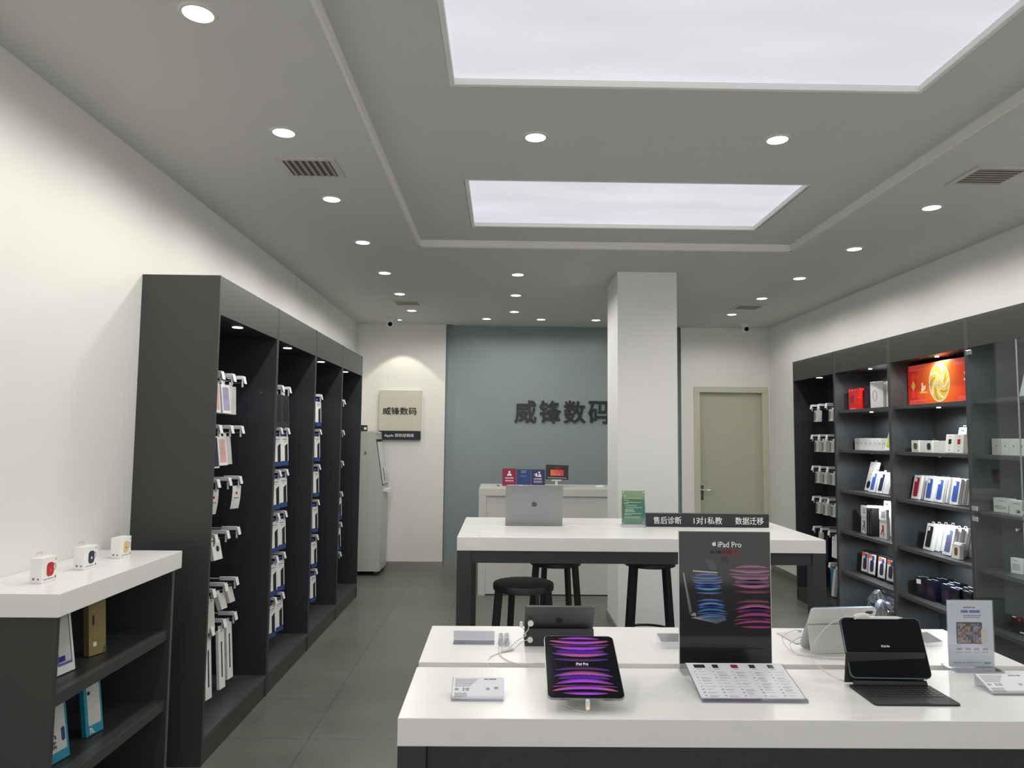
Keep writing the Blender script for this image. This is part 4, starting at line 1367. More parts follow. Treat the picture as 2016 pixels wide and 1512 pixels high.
for i, (y, w) in enumerate(((2.78, .085), (2.89, .085), (3.0, .095))):
    t = leaning('sleeve_box', 'pale-edged dark sleeve box at the foot of the counter, %s of three' % ['left', 'middle', 'right'][i], w, .23, .022, M['card2'], (sx - .02, y, .1006), .22, -.15)
    MB().rr(0, .115, w - .022, .21, .004, -.0226, -.0215).build('dark_window', M['c_darkgrey'], t)

# =================================================================== tables
def long_table(x0, x1, y0, y1, H, gap0, gap1, leg, apz, aps, label):
    t = thing('display_table', label, 'table', (x0, y0, 0), group='white-topped display tables')
    W, D = x1 - x0, y1 - y0
    th = .073
    g0, g1 = gap0 - y0, gap1 - y0
    MB().box(0, 0, H - th, W, g0, H, .0018).build('tabletop', M['quartz'], t)
    MB().box(0, g1, H - th, W, D, H, .0018).build('tabletop', M['quartz'], t)
    MB().box(.002, g0, H - th, W - .002, g1, H - .045).build('cable_channel', M['quartzside'], t)
    for lx in (0, W - leg):
        for ly in (.002, D - leg - .002):
            MB().box(lx + .001, ly, 0, lx + leg - .001, ly + leg, H - th - .0004, .0015).build('leg', M['frame'], t)
    for (a, b) in ((aps, aps + .02), (D - aps - .02, D - aps)):
        MB().box(leg, a, H - th - apz, W - leg, b, H - th - .0004).build('apron', M['frame'], t)
    for (a, b) in ((aps, aps + .02), (W - aps - .02, W - aps)):
        MB().box(a, leg + .002, H - th - apz, b, D - leg - .002, H - th - .0004).build('apron', M['frame'], t)
    return t
long_table(-.272, 1.772, 1.958, 2.889, .91, 2.381, 2.431, .078, .08, .03, 'long white-topped table in the foreground with tablets on it')
t2 = long_table(-.245, 1.790, 3.952, 4.930, 1.11, 4.440, 4.454, .076, .067, .012, 'taller white-topped bar table with a laptop and stools, behind the first')
MB().cyl((.123, .055, 1.1098), .006, .0007, 'z', 16).build('screw_hole', M['inkblack'], t2)

# stools
def stool():
    t = thing('bar_stool', 'p', 'stool', group='black round stools')
    MB().lathe((0, 0, 0), [(0, .780), (.170, .780), (.176, .784), (.177, .812), (.172, .819), (.16, .821), (0, .819)], 48).build('seat', M['stool'], t, True)
    for k in range(4):
        a = math.pi / 4 + k * math.pi / 2
        MB().bar((.155 * math.cos(a), .155 * math.sin(a), .785), (.226 * math.cos(a), .226 * math.sin(a), 0), .042, .024, .038, .022).build('leg', M['stool'], t)
    MB().tube([(.186 * math.cos(a), .186 * math.sin(a), .325) for a in [2 * math.pi * i / 40 for i in range(40)]], .009, 8, True).build('foot_ring', M['stool'], t, True)
    return t
st = stool()
st.location = (.130, 4.20, 0); st.rotation_euler = (0, 0, math.radians(-21))
st['label'] = 'black round stool on the near side of the bar table, left'
dup(st, (.378, 5.02, 0), math.radians(-19), 0, 'black round stool on the far side of the bar table, behind the laptop')
dup(st, (1.035, 5.02, 0), math.radians(-16), 0, 'black round stool on the far side of the bar table, in front of the pillar')

# =================================================================== things on the foreground table
TZ = .9103
def tablet(name, w, h, t_, frame, screen=M['glassblack'], r=.018, bez=.006):
    """slab standing in the XZ plane, display towards -Y, base at z=0"""
    MB().rr(0, h / 2, w, h, r, 0, t_, n=8).build('body', frame, name, True)
    return MB().rr(0, h / 2, w - .0035, h - .0035, r - .002, -.0009, .0002, n=8).build('display', screen, name)

# big tablet with the purple picture on a low sloping stand
t = thing('tablet', 'large tablet with a glowing purple striped picture, tilted low on the table', 'tablet', (.238, 2.007, .946), 0.0)
tb_ = thing('tmp', 'x', 'x'); bpy.data.objects.remove(tb_)
slab = bpy.data.objects.new('tilted_slab', None)
bpy.data.objects.remove(slab)
t.rotation_euler = Euler((-math.radians(70), 0, math.radians(-1)), 'XYZ')
tablet(t, .2149, .2806, .0064, M['alum'])
mb = MB()
pal = (hx('b846e0'), hx('5c2a66'), hx('4410b0'), hx('d86a34'), hx('c05aa0'))
crescents(mb, 0, .1403, .196, .262, pal, -.0012)
mb.build('wallpaper', M['screenprint'], t, recalc=False)
text('screen_lettering', 'iPad Pro', M['inkwhite'], t, w=.036, h=.0085, loc=(0, -.0014, .1403), bold=.005)
mb = MB()
for s in (-1, 1):
    mb.box(s * .06 - .013, .0025, -.0004, s * .06 + .013, .0040, .0004)
mb.build('speaker_grille', M['blackplastic'], t)
t = thing('tablet_stand', 'low clear stand hidden under the purple tablet', 'stand', (.240, 2.165, TZ))
MB().box(-.06, -.05, 0, .06, .07, .006, .001).build('foot', M['acrylicedge'], t)
MB().prism([(-.045, .006), (.055, .006), (.055, .066), (-.045, .036)], -.05, .05, 'x').build('wedge', M['folio'], t)
t = thing('charging_plug', 'white plug with an amber light under the edge of the purple tablet', 'plug', (.240, 1.995, .930))
MB().rr(0, .004, .0115, .026, .003, -.004, .004).build('plug_body', M['whiteplastic'], t, True)
MB().cyl((0, -.0045, -.003), .0028, .0012, 'y', 14).build('indicator', mat('amber_led', hx('e0b040'), .4, emit='ffb020', estr=1.2), t)
MB().tube([(0, 0, -.009), (-.004, .004, -.0175), (-.03, .02, -.018), (-.06, .06, -.0178)], .0014, 6).build('cord', M['cable'], t, True)

# dark tablet seen from behind on its folded cover
t = thing('tablet', 'dark grey tablet seen from behind, propped on its charcoal folded cover', 'tablet', (.2125, 2.700, TZ), math.pi)
s_ = .2506
mb = MB().rr(0, .0, s_, .1741, .010, 0, .0075, n=6)
slab = mb.build('body', M['alumdark'], t, True)
slab.location = (0, .012, .0875); slab.rotation_euler = (math.radians(-0), 0, 0)
# body leans towards the viewer: rotate about x
slab.rotation_euler = (math.radians(-33), 0, 0)
slab.location = (0, .048, .0745)
emb = emblem(t, 0, 0, .032, M['inkblack'], .0073, .0082)
emb.parent = slab
emb.location = (0, 0, .022)
MB().box(-.1253, 0, 0, .1253, .0022, .060, .0008).build('cover_flap', M['foliodark'], t).location = (0, .080, 0)
fl = [o for o in t.children if o.name.startswith('cover_flap')][0]
fl.rotation_euler = (math.radians(17), 0, 0)
MB().box(-.1253, -.07, 0, .1253, .080, .0018, .0006).build('cover_base', M['foliodark'], t)

# white folio tablet seen from behind, right
t = thing('tablet', 'tablet with blue edge and white folio cover seen from behind, at the right', 'tablet', (1.205, 2.645, TZ), math.pi + .10)
slab = MB().rr(0, .0, .2476, .1785, .018, 0, .0061, n=8).build('body', M['alumblue'], t, True)
slab.rotation_euler = (math.radians(-28), 0, 0)
slab.location = (0, .050, .0835)
cov = MB()
prof = rrect(0, 0, .2490, .1800, .018, 8)
# cover back with an oval camera opening on the far corner
cov.prism(prof, .0062, .0082)
c_ = cov.build('folio_back', M['folio'], slab, True)
MB().rr(-.098, .068, .030, .014, .0069, .0081, .0088).build('camera_opening', M['c_navy'], slab)
MB().box(-.1245, .0083, .012, .1245, .0087, .0126).build('fold_line', M['c_palegrey'], slab)
lg = MB().prism([(-.1245, .096), (.1245, .096), (.1245, .012), (.112, 0), (-.100, 0), (-.114, .012)], 0, .0022).build('cover_flap', M['folio'], t)
lg.rotation_euler = (math.radians(12.5), 0, 0); lg.location = (0, .090, .0012)
t = thing('keyboard_folio', 'slim grey keyboard panel lying behind the white folio tablet', 'keyboard', (1.20, 2.745, TZ), .10)
MB().box(-.122, -.07, 0, .122, .075, .0045, .0015).build('panel', M['c_palegrey'], t)

# cordless stylus-like pen and the black keyboard tablet in front
t = thing('keyboard_tablet', 'tablet with black screen floating above its black keyboard, on the right', 'tablet', (1.195, 2.205, TZ), .0)
kb = MB().prism([(p[0], p[1]) for p in rrect(0, -.062, .2476, .160, .010, 5)], 0, .0052, 'z').build('keyboard_base', M['kbbase'], t)
kb.location = (-.006, 0, 0)
mb = MB()
for r_ in range(5):
    n = 13
    for c2 in range(n):
        x = -.111 + c2 * .0172
        y = -.006 - r_ * .0172
        if r_ == 4 and 3 <= c2 <= 8:
            if c2 == 3: mb.box(x, y - .0145, .0052, x + .0172 * 5 + .0147, y, .0066, .0008)
            continue
        mb.box(x, y - .0145, .0052, x + .0147, y, .0066)
ky = mb.build('keys', M['keycap'], t); ky.location = (-.006, .004, 0)
MB().box(-.052, -.137, .0052, .050, -.098, .0058).build('trackpad', M['keycap'], t)
mb = MB().cyl((-.112, .014, .0095), .0095, .220, 'x', 20)
mb.build('hinge_barrel', M['kbbase'], t, True)
sup = MB().box(-.1238, 0, 0, .1238, .003, .095, .001).build('cover_support', M['kbbase'], t)
sup.location = (-.006, .040, .004); sup.rotation_euler = (math.radians(8), 0, 0)
scr = bpy.data.objects.new('floating_screen', None)
bpy.data.objects.remove(scr)
body = MB().rr(0, .0893, .2476, .1785, .017, 0, .0061, n=8).build('body', M['alumteal'], t, True)
body.location = (.002, .010, .026); body.rotation_euler = (math.radians(-23), 0, math.radians(-1.5))
MB().rr(0, .0893, .2436, .1745, .015, -.0009, .0002, n=8).build('display', M['glassblack'], body)
text('screen_lettering', 'iPad Air', M['inkwhite'], body, w=.026, h=.0062, loc=(0, -.0012, .093), bold=.005)
cvb = MB().rr(0, .0893, .2486, .1795, .017, .0063, .0093, n=6).build('cover_back', M['kbbase'], body)
t = thing('stylus', 'white stylus resting along the top edge of the black-screen tablet', 'stylus', (1.165, 2.274, 1.1035), 0)
mb = MB().tube([(-.045, 0, 0), (.085, 0, 0)], .0045, 16)
mb.cyl((.085, 0, 0), .0045, .018, 'x', 16, .0008)
mb.build('barrel', M['whiteplastic'], t, True)
MB().tube([(-.052, -.001, .001), (-.035, -.001, .006), (-.018, 0, .007), (-.006, 0, .004)], .0075, 12).build('charging_clip', M['cable'], t, True)

# poster in an acrylic sign holder
t = thing('poster_stand', 'tall black glossy advertising poster in a clear stand, middle of the table', 'poster', (.733, 2.362, TZ), 0)
PW, PH = .300, .424
MB().box(-PW / 2, -.0022, .022, PW / 2, -.0002, .022 + PH).build('poster_sheet', M['posterbase'], t)
MB().box(-PW / 2 - .001, .0, .020, PW / 2 + .001, .0030, .022 + PH + .001).build('backing_panel', M['acrylicedge'], t)
mb = MB()
for (a, b, c2, d) in ((-PW / 2 - .0015, .020, -PW / 2, .022 + PH), (PW / 2, .020, PW / 2 + .0015, .022 + PH), (-PW / 2 - .0015, .022 + PH, PW / 2 + .0015, .0242 + PH)):
    mb.box(a, -.0026, b, c2, .003, d)
mb.build('edge_rim', M['tagm'], t)
MB().box(-PW / 2 - .004, -.055, .0, PW / 2 + .004, .055, .0045, .001).build('foot', M['acrylic'], t)
MB().box(-PW / 2, -.004, .0045, PW / 2, .006, .020).build('holder_slot', M['acrylicedge'], t)
emblem(t, -.034 + .0, .022 + PH - .040, .0155, M['inkwhite'], -.0030, -.0022, 'logo')
text('headline', 'iPad Pro', M['inkwhite'], t, w=.077, h=.0175, loc=(.016, -.0023, .022 + PH - .041), bold=.022)
tx = MB()
mcol = mat('orange_magenta_ink', hx('a0304c'), .4, noise=.02, nscale=20)
text('subline', '由 M2', mat('violet_ink', hx('46284f'), .4, noise=.02, nscale=20), t, w=.034, h=.011, loc=(-.028, -.0023, .022 + PH - .066), bold=.02)
text('subline', '强劲', mcol, t, w=.024, h=.0115, loc=(.006, -.0023, .022 + PH - .066), bold=.02)
text('subline', '驱动', mat('orange_ink', hx('a8502a'), .4, noise=.02, nscale=20), t, w=.024, h=.0115, loc=(.031, -.0023, .022 + PH - .066), bold=.02)
MB().rr(0, .022 + PH - .088, .019, .016, .003, -.0028, -.0022).build('chip_print', M['c_darkgrey'], t)
mb = MB()
palb = (hx('3f76c8'), hx('5f86c0'), hx('18307c'), hx('3a4a78'), hx('6aa6e8'))
palp = (hx('a8508c'), hx('8a5066'), hx('43205f'), hx('8a4054'), hx('c070a0'))
crescents(mb, -.050, .235, .112, .150, palb, -.0026, shear=-.14)
crescents(mb, .098, .235, .165, .205, palp, -.0026, shear=-.10, clip=(-.005, .1495))
mb.build('ribbon_print', M['poster'], t, recalc=False)
mb = MB()
gl, gm = hx('8f9096'), hx('5a5b60')
mb.quad([(-.138, -.0024, .312), (-.134, -.0024, .312), (-.107, -.0024, .180), (-.117, -.0024, .180)], [gl, gl, gm, gm])
mb.quad([(-.112, -.0024, .175), (-.095, -.0024, .172), (-.097, -.0024, .184), (-.115, -.0024, .184)], [gl] * 4)
mb.quad([(-.112, -.0024, .168), (-.030, -.0024, .150), (.005, -.0024, .162), (-.010, -.0024, .186)], [gl, gm, gm, gm])
mb.quad([(-.105, -.0024, .316), (-.024, -.0024, .311), (-.024, -.0024, .315), (-.105, -.0024, .3205)], [gl, gl, hx('c0b8b4'), hx('c0b8b4')])
dk = hx('1c1a2c')
mb.quad([(-.048, -.0024, .320), (-.025, -.0024, .322), (-.036, -.0024, .354), (-.064, -.0024, .356)], [dk] * 4)
mb.build('tablet_print', M['poster'], t, recalc=False)

# comparison chart on a slope in front of the poster
t = thing('chart_stand', 'white comparison chart with five columns in a sloping clear holder', 'price list', (.730, 2.080, TZ), 0)
ang = math.atan2(.046, .197)
SL = .202
def slope(o): o.rotation_euler = (-(math.pi / 2 - ang), 0, 0); o.location = (0, 0, .003); return o
sh = slope(MB().box(-.150, -.0012, .012, .150, 0, SL).build('chart_sheet', M['paper'], t))
slope(MB().box(-.153, .0004, 0, .153, .0030, SL + .002).build('backing_panel', M['acrylicedge'], t))
slope(MB().box(-.153, -.0035, 0, .153, -.0014, .013).build('front_lip', M['acrylicedge'], t))
MB().prism([(.0, .0), (.0, .003), (.190, .049), (.192, .0), (.189, .0), (.188, .045), (.004, .0)], -.153, -.150, 'x').build('end_support', M['acrylic'], t)
MB().prism([(.0, .0), (.0, .003), (.190, .049), (.192, .0), (.189, .0), (.188, .045), (.004, .0)], .150, .153, 'x').build('end_support', M['acrylic'], t)
rows = []; rows2 = []; pics = MB(); pink = None
for c2 in range(5):
    x = -.125 + c2 * .0575
    z = SL - .010
    pw = .034 if c2 == 0 else .018
    if c2 == 2:
        MB().box(x - .004, -.0018, z - .018, x + .018, -.0012, z).build('picture_print', M['c_magenta'], sh)
    else:
        pics.box(x - .004, -.0018, z - .018, x - .004 + pw, -.0012, z)
    rows.append((x + .0, x + .016, z - .025, .0022))
    for k in range(9):
        zz = z - .040 - k * .0155
        rows2.append((x - .012, x - .004, zz, .002))
        for q in range(random.choice((1, 2, 3))):
            rows2.append((x + .002, x + random.uniform(.018, .034), zz - q * .0036, .0015))
    for k in (2, 6, 7, 8):
        rows.append((x - .011, x - .006, z - .040 - k * .0155, .0042))
pics.build('picture_print', M['c_darkgrey'], sh)
printlines(sh, rows, M['inkgrey'], y=-.0012)
printlines(sh, rows2, M['inklight'], y=-.0012)

# acrylic price cards
def price_card(loc, w, rise, run, label, printed=True, rz=0.0):
    t = thing('price_card_holder', label, 'price card', loc, rz, group='clear price card holders')
    L = math.hypot(rise, run)
    a = math.atan2(rise, run)
    def sl(o): o.rotation_euler = (-(math.pi / 2 - a), 0, 0); o.location = (0, 0, .002); return o
    s1 = sl(MB().box(-w / 2, -.001, .006, w / 2, 0, L).build('card_sheet', M['paper'], t)) if printed else None
    sl(MB().box(-w / 2 - .002, .0004, 0, w / 2 + .002, .0032, L + .002).build('backing_panel', M['acrylicedge'], t))
    sl(MB().box(-w / 2 - .002, -.0038, 0, w / 2 + .002, -.0014, L * .16).build('front_lip', M['acrylic'], t))
    MB().box(-w / 2 - .002, run - .001, 0, w / 2 + .002, run + .0015, rise).build('rear_support', M['acrylicedge'], t)
    if printed:
        r = []
        for k in range(6):
            r.append((-w * .45, -w * .45 + w * (.45 - .03 * k), L * .93 - k * L * .062, L * .022))
        r.append((w * .12, w * .36, L * .93, L * .05))
        for k in range(3):
            r.append((-w * .45, -w * .45 + w * .24, L * .30 - k * L * .07, L * .03))
        printlines(s1, r, M['inkgrey'], y=-.001)
        r = [(-w * .45, -w * .38, L * .48, L * .10), (-w * .30, -w * .26, L * .48, L * .14), (-w * .24, -w * .17, L * .48, L * .12), (w * .16, w * .23, L * .50, L * .10), (w * .32, w * .40, L * .54, L * .11)]
        mb = MB()
        for x0, x1, zc, h in r: mb.box(x0, -.0013, zc - h / 2, x1, -.001, zc + h / 2)
        mb.build('code_print', M['inklight'], s1)
    return t
price_card((-.064, 2.080, TZ), .147, .040, .070, 'sloping clear card holder with a printed price card, left of the purple tablet')
price_card((1.545, 2.150, TZ), .158, .032, .085, 'sloping clear card holder with a printed card, at the right end of the table')
t = thing('empty_card_holder', 'empty clear holder at the back left of the foreground table', 'card holder', (-.097, 2.660, TZ))
MB().box(-.075, -.030, .0, .075, .024, .003, .0006).build('foot', M['acrylicedge'], t)
o = MB().box(-.075, 0, 0, .075, .003, .052, .0006).build('sloping_panel', M['acrylicedge'], t); o.location = (0, .022, .003); o.rotation_euler = (math.radians(40), 0, 0)
t = thing('empty_card_holder', 'empty clear holder just left of the tall poster', 'card holder', (.640, 2.600, TZ))
o = MB().box(-.065, 0, 0, .065, .072, .003, .0006).build('tilted_panel', M['acrylicedge'], t); o.location = (0, 0, .022); o.rotation_euler = (math.radians(8), 0, 0)
MB().box(-.065, 0, 0, .065, .003, .022).build('support', M['acrylic'], t)
MB().box(-.065, .069, 0, .065, .072, .030).build('support', M['acrylic'], t)
t = thing('empty_card_holder', 'small empty clear holder behind the black-screen tablet', 'card holder', (1.585, 2.68, TZ), .3)
o = MB().box(-.04, 0, 0, .04, .07, .003, .0006).build('tilted_panel', M['acrylicedge'], t); o.location = (0, -.03, .012); o.rotation_euler = (math.radians(14), 0, 0)
MB().box(-.04, -.03, 0, .04, -.027, .013).build('support', M['acrylic'], t)
MB().box(-.04, .037, 0, .04, .040, .030).build('support', M['acrylic'], t)
t = thing('leaflet_stand', 'pale blue leaflet with a tablet picture in an upright clear stand, right side', 'leaflet', (1.562, 2.397, TZ), 0)
MB().box(-.076, -.0012, .008, .076, 0, .222).build('leaflet_sheet', M['bluepaper'], t)
MB().box(-.078, .0004, .006, .078, .0026, .224).build('rear_panel', M['acrylic'], t)
MB().box(-.078, -.0040, .006, .078, -.0016, .224).build('front_panel', M['acrylic'], t)
MB().box(-.080, -.045, 0, .080, .040, .005, .001).build('foot', M['acrylicedge'], t)
mb = MB()
for sx_, sz_ in ((-.060, .207), (.060, .207)): mb.cyl((sx_, -.0050, sz_), .0024, .0012, 'y', 12)
mb.build('studs', M['chrome'], t)
emblem(t, -.018, .199, .006, M['inkblack'], -.0016, -.0012, 'logo')
printlines(t, [(-.014, .018, .199, .0045)], M['inkgrey'], y=-.0012, name='heading')
printlines(t, [(-.030, .034, .186, .0085)], M['inkblue'], y=-.0012, name='blue_heading')
printlines(t, [(-.022, .037, .173, .0030), (-.022, .033, .167, .0030)], M['inkgrey'], y=-.0012)
MB().rr(-.004, .116, .086, .070, .004, -.0018, -.0012).build('tablet_picture', M['c_darkgrey'], t)
mb = MB()
rnd = random.Random(4)
cols = [hx(c) for c in ('5a3c34', '7d5a4c', '2a2c38', '6f7f9a', 'a98870', '33302f', '8694a8', '4a3a40')]
for i in range(9):
    for j in range(7):
        c = rnd.choice(cols)
        x, z = -.044 + i * .0088, .084 + j * .0090
        mb.quad([(x, -.0021, z), (x + .0088, -.0021, z), (x + .0088, -.0021, z + .009), (x, -.0021, z + .009)], [c, rnd.choice(cols), c, rnd.choice(cols)])
mb.build('photo_print', M['print'], t, recalc=False)
MB().rr(.046, .106, .022, .046, .003, -.0026, -.0021).build('phone_print', M['c_palegrey'], t)
printlines(t, [(-.048 + k * .029, -.030 + k * .029, .064, .007) for k in range(4)], M['inklight'], y=-.0012)
printlines(t, [(-.050 + k * .029, -.028 + k * .029, .053, .0025) for k in range(4)] + [(-.060, .035, .020, .004)], M['inklight'], y=-.0012)
printlines(t, [(.042, .064, .019, .006)], M['inkgrey'], y=-.0012)

# clear charging pod, cables, plugs
t = thing('clear_clip_case', 'clear ribbed plastic holder lying beside the empty card holder', 'holder', (.012, 2.655, TZ))
for s in (-1, 1):
    MB().rr(s * .011, .012, .020, .022, .009, -.045, .050).build('clear_tube', M['acrylicedge'], t, True)
def cable(name, label, pts, r=.0016, extra=None):
    P = [Vector(p) for p in pts]
    out = []
    for i in range(len(P) - 1):
        p0, p1, p2, p3 = P[max(i - 1, 0)], P[i], P[i + 1], P[min(i + 2, len(P) - 1)]
        for k in range(8):
            u = k / 8
            out.append(.5 * ((2 * p1) + (-p0 + p2) * u + (2 * p0 - 5 * p1 + 4 * p2 - p3) * u * u + (-p0 + 3 * p1 - 3 * p2 + p3) * u ** 3))
    out.append(P[-1])
    t = thing(name, label, 'cable', out[0])
    o = MB().tube([p - out[0] for p in out], r, 8).build('wire', M['cable'], t, True)
    return t, out[0]
t, o0 = cable('charging_cable', 'white cable with round magnetic pucks stuck to the back of the dark tablet', [(.102, 2.617, .985), (.098, 2.612, .968), (.085, 2.60, .958), (.09, 2.59, .955), (.06, 2.60, .935), (.035, 2.575, .918), (.015, 2.55, .9125), (-.01, 2.52, .9125), (-.035, 2.48, .9125), (-.040, 2.435, .905), (-.036, 2.40, .88)])
MB().cyl((.006, -.002, .006), .0105, .006, 'y', 24).build('magnetic_puck', M['whiteplastic'], t, True)
MB().rr(-.028, .002, .011, .018, .002, -.006, .006).build('plug', M['whiteplastic'], t, True)
MB().tube([(-.026, 0, -.006), (-.016, -.004, -.020), (-.018, -.004, -.030), (-.010, -.006, -.028)], .0014, 6).build('short_lead', M['cable'], t, True)
t, o0 = cable('charging_cable', 'white cable ending in a puck low on the dark tablet cover', [(.100, 2.607, .936), (.085, 2.60, .934), (.065, 2.585, .925), (.045, 2.565, .9128), (.015, 2.545, .9128), (.004, 2.56, .9128), (.008, 2.585, .9135)])
MB().cyl((.006, -.003, 0), .0100, .005, 'y', 24).build('magnetic_puck', M['whiteplastic'], t, True)
t, o0 = cable('tablet_cable', 'white cable looping from the clear holder round to the purple tablet', [(-.008, 2.60, .9128), (-.006, 2.56, .9128), (.0, 2.50, .9128), (.025, 2.445, .9128), (.055, 2.405, .9155), (.085, 2.40, .914), (.12, 2.42, .9128), (.16, 2.40, .9128), (.20, 2.28, .9128), (.215, 2.22, .9128)], .0019)
t, o0 = cable('folded_cable_wrap', 'short doubled length of white cable tied with a sleeve near the dark tablet', [(.045, 2.570, .9145), (.030, 2.556, .9145), (.014, 2.545, .9145), (.006, 2.540, .914)], .0042)
t, o0 = cable('tablet_cable', 'white cable curving out from the blue-edged tablet and back under it', [(1.078, 2.60, .975), (1.055, 2.595, .978), (1.025, 2.60, .965), (1.012, 2.60, .945), (1.02, 2.56, .922), (1.045, 2.535, .9128), (1.09, 2.52, .9128), (1.14, 2.525, .9128), (1.20, 2.53, .9128)])
MB().rr(-.002, 0, .014, .008, .002, -.003, .003).build('plug', M['whiteplastic'], t, True)
t, o0 = cable('tablet_cable', 'second white cable running from the blue-edged tablet along the table', [(1.085, 2.60, .955), (1.06, 2.58, .955), (1.03, 2.575, .935), (1.035, 2.54, .915), (1.07, 2.51, .9128), (1.13, 2.49, .9128), (1.20, 2.48, .9128)])
t, o0 = cable('stylus_cable', 'thin white cable looping from the stylus clip behind the black-screen tablet', [(1.114, 2.275, 1.104), (1.10, 2.30, 1.10), (1.075, 2.36, 1.06), (1.060, 2.42, 1.00), (1.055, 2.46, .94), (1.058, 2.45, .9128), (1.055, 2.36, .9128), (1.065, 2.28, .9128), (1.09, 2.255, .9128), (1.12, 2.26, .9128)], .0012)
t, o0 = cable('tablet_cable', 'white cable hanging from the right side of the black-screen tablet', [(1.305, 2.262, .995), (1.322, 2.270, .985), (1.335, 2.280, .955), (1.335, 2.275, .925), (1.328, 2.26, .9128), (1.30, 2.265, .9128)])
MB().rr(-.001, .006, .010, .018, .003, -.004, .004).build('plug', M['whiteplastic'], t, True)

# =================================================================== things on the bar table
TZ2 = 1.1103
t = thing('laptop', 'open grey laptop seen from behind on the bar table, emblem on its lid', 'laptop', (.200, 4.480, TZ2), math.pi)
MB().prism([(p[0], p[1]) for p in rrect(0, -.124, .3557, .248, .012, 5)], .003, .0150, 'z').build('base', M['alum'], t)
mb = MB()
for sx_ in (-1, 1):
    for yy in (-.02, -.23):
        mb.cyl((sx_ * .15, yy, 0), .008, .003, 'z', 14)
mb.build('rubber_feet', M['blackplastic'], t)
lid = MB().rr(0, .122, .3557, .248, .012, -.0, .0045, n=6).build('lid', M['alum'], t, True)
lid.location = (0, .000, .012); lid.rotation_euler = (math.radians(-10), 0, 0)
MB().rr(0, .122, .344, .232, .006, -.0008, .0002).build('display', M['glassblack'], lid)
emblem(lid, 0, .126, .040, M['alumdark'], .0043, .0050)
MB().box(-.15, -.02, .0, .15, -.001, .0148).build('hinge', M['blackplastic'], t)
t, o0 = cable('laptop_cable', 'thin white cable trailing right from the laptop over the bar table', [(.378, 4.50, 1.120), (.40, 4.49, 1.117), (.44, 4.44, 1.1125), (.47, 4.42, 1.1125)], .0014)
t, o0 = cable('laptop_cable', 'second thin white cable making an arc right of the laptop', [(.378, 4.53, 1.1125), (.43, 4.60, 1.1125), (.50, 4.57, 1.1125), (.56, 4.48, 1.1125), (.565, 4.445, 1.108)], .0014)
t = thing('notice_stand', 'green printed notice in an upright clear stand on the bar table', 'notice', (.820, 4.468, TZ2))
mb = MB()
g1, g2, g3, g4 = hx('5d8a34'), hx('6a7f58'), hx('34826a'), hx('4f8a66')
NZ = 12
def gcol(u, v):
    top = max(0, min(1, (v - .62) / .2)); mid = max(0, 1 - abs(v - .45) / .25) * u
    br = max(0, 1 - abs(v - .62) / .18) * (1 - u)
    return [g4[i] * (1 - top) * (1 - mid) + g3[i] * mid * (1 - top) + g1[i] * top + .10 * br * (g2[i] - g1[i] * .3) for i in range(3)]
for i in range(8):
    for j in range(NZ):
        u0, u1, v0, v1 = i / 8, (i + 1) / 8, j / NZ, (j + 1) / NZ
        mb.quad([(-.072 + .144 * u, -.0016, .015 + .208 * v) for u, v in ((u0, v0), (u1, v0), (u1, v1), (u0, v1))], [gcol(u0, v0), gcol(u1, v0), gcol(u1, v1), gcol(u0, v1)])
mb.build('notice_print', M['print'], t, recalc=False)
MB().box(-.072, -.0014, .014, .072, -.0002, .2235).build('notice_sheet', M['c_sage'], t)
MB().box(-.075, 0, .012, .075, .0025, .226).build('rear_panel', M['acrylic'], t)
MB().box(-.075, -.0045, .012, .075, -.0025, .226).build('front_panel', M['acrylic'], t)
MB().box(-.077, -.030, 0, .077, .030, .012, .002).build('foot', M['acrylicedge'], t)
L_ = [(-.060, -.043, .190, .004), (-.060, .050, .177, .004), (-.060, -.028, .164, .004), (-.048, .052, .151, .004), (-.060, -.032, .145, .004), (-.048, .022, .133, .004), (-.048, .052, .120, .004),
      (-.052, .004, .108, .004), (-.052, .004, .101, .004), (-.052, .010, .094, .004), (-.056, .052, .082, .004), (-.056, -.010, .075, .004), (-.054, .044, .062, .004), (-.054, .038, .056, .003)]
printlines(t, L_, mat('pale_green_ink', hx('c9dcc0'), .5, noise=.01, nscale=20), y=-.0017)
mb = MB()
for sx_, sz_ in ((-.062, .214), (.062, .214), (-.062, .026), (.062, .026)): mb.cyl((sx_, -.0055, sz_), .0032, .0012, 'y', 12)
mb.build('studs', M['inkwhite'], t)
t = thing('service_sign', 'long black sign block with white Chinese service names, lying on the bar table', 'sign', (1.287, 4.480, TZ2))
MB().box(-.387, 0, 0, .387, .045, .083, .001).build('sign_block', M['signblack'], t)
for s_, x, w in (('售后诊断', -.252, .175), ('1对1私教', .002, .178), ('数据迁移', .263, .178)):
    text('lettering', s_, M['inkwhite'], t, w=w, h=.045, loc=(x, -.0001, .041), bold=.0035)

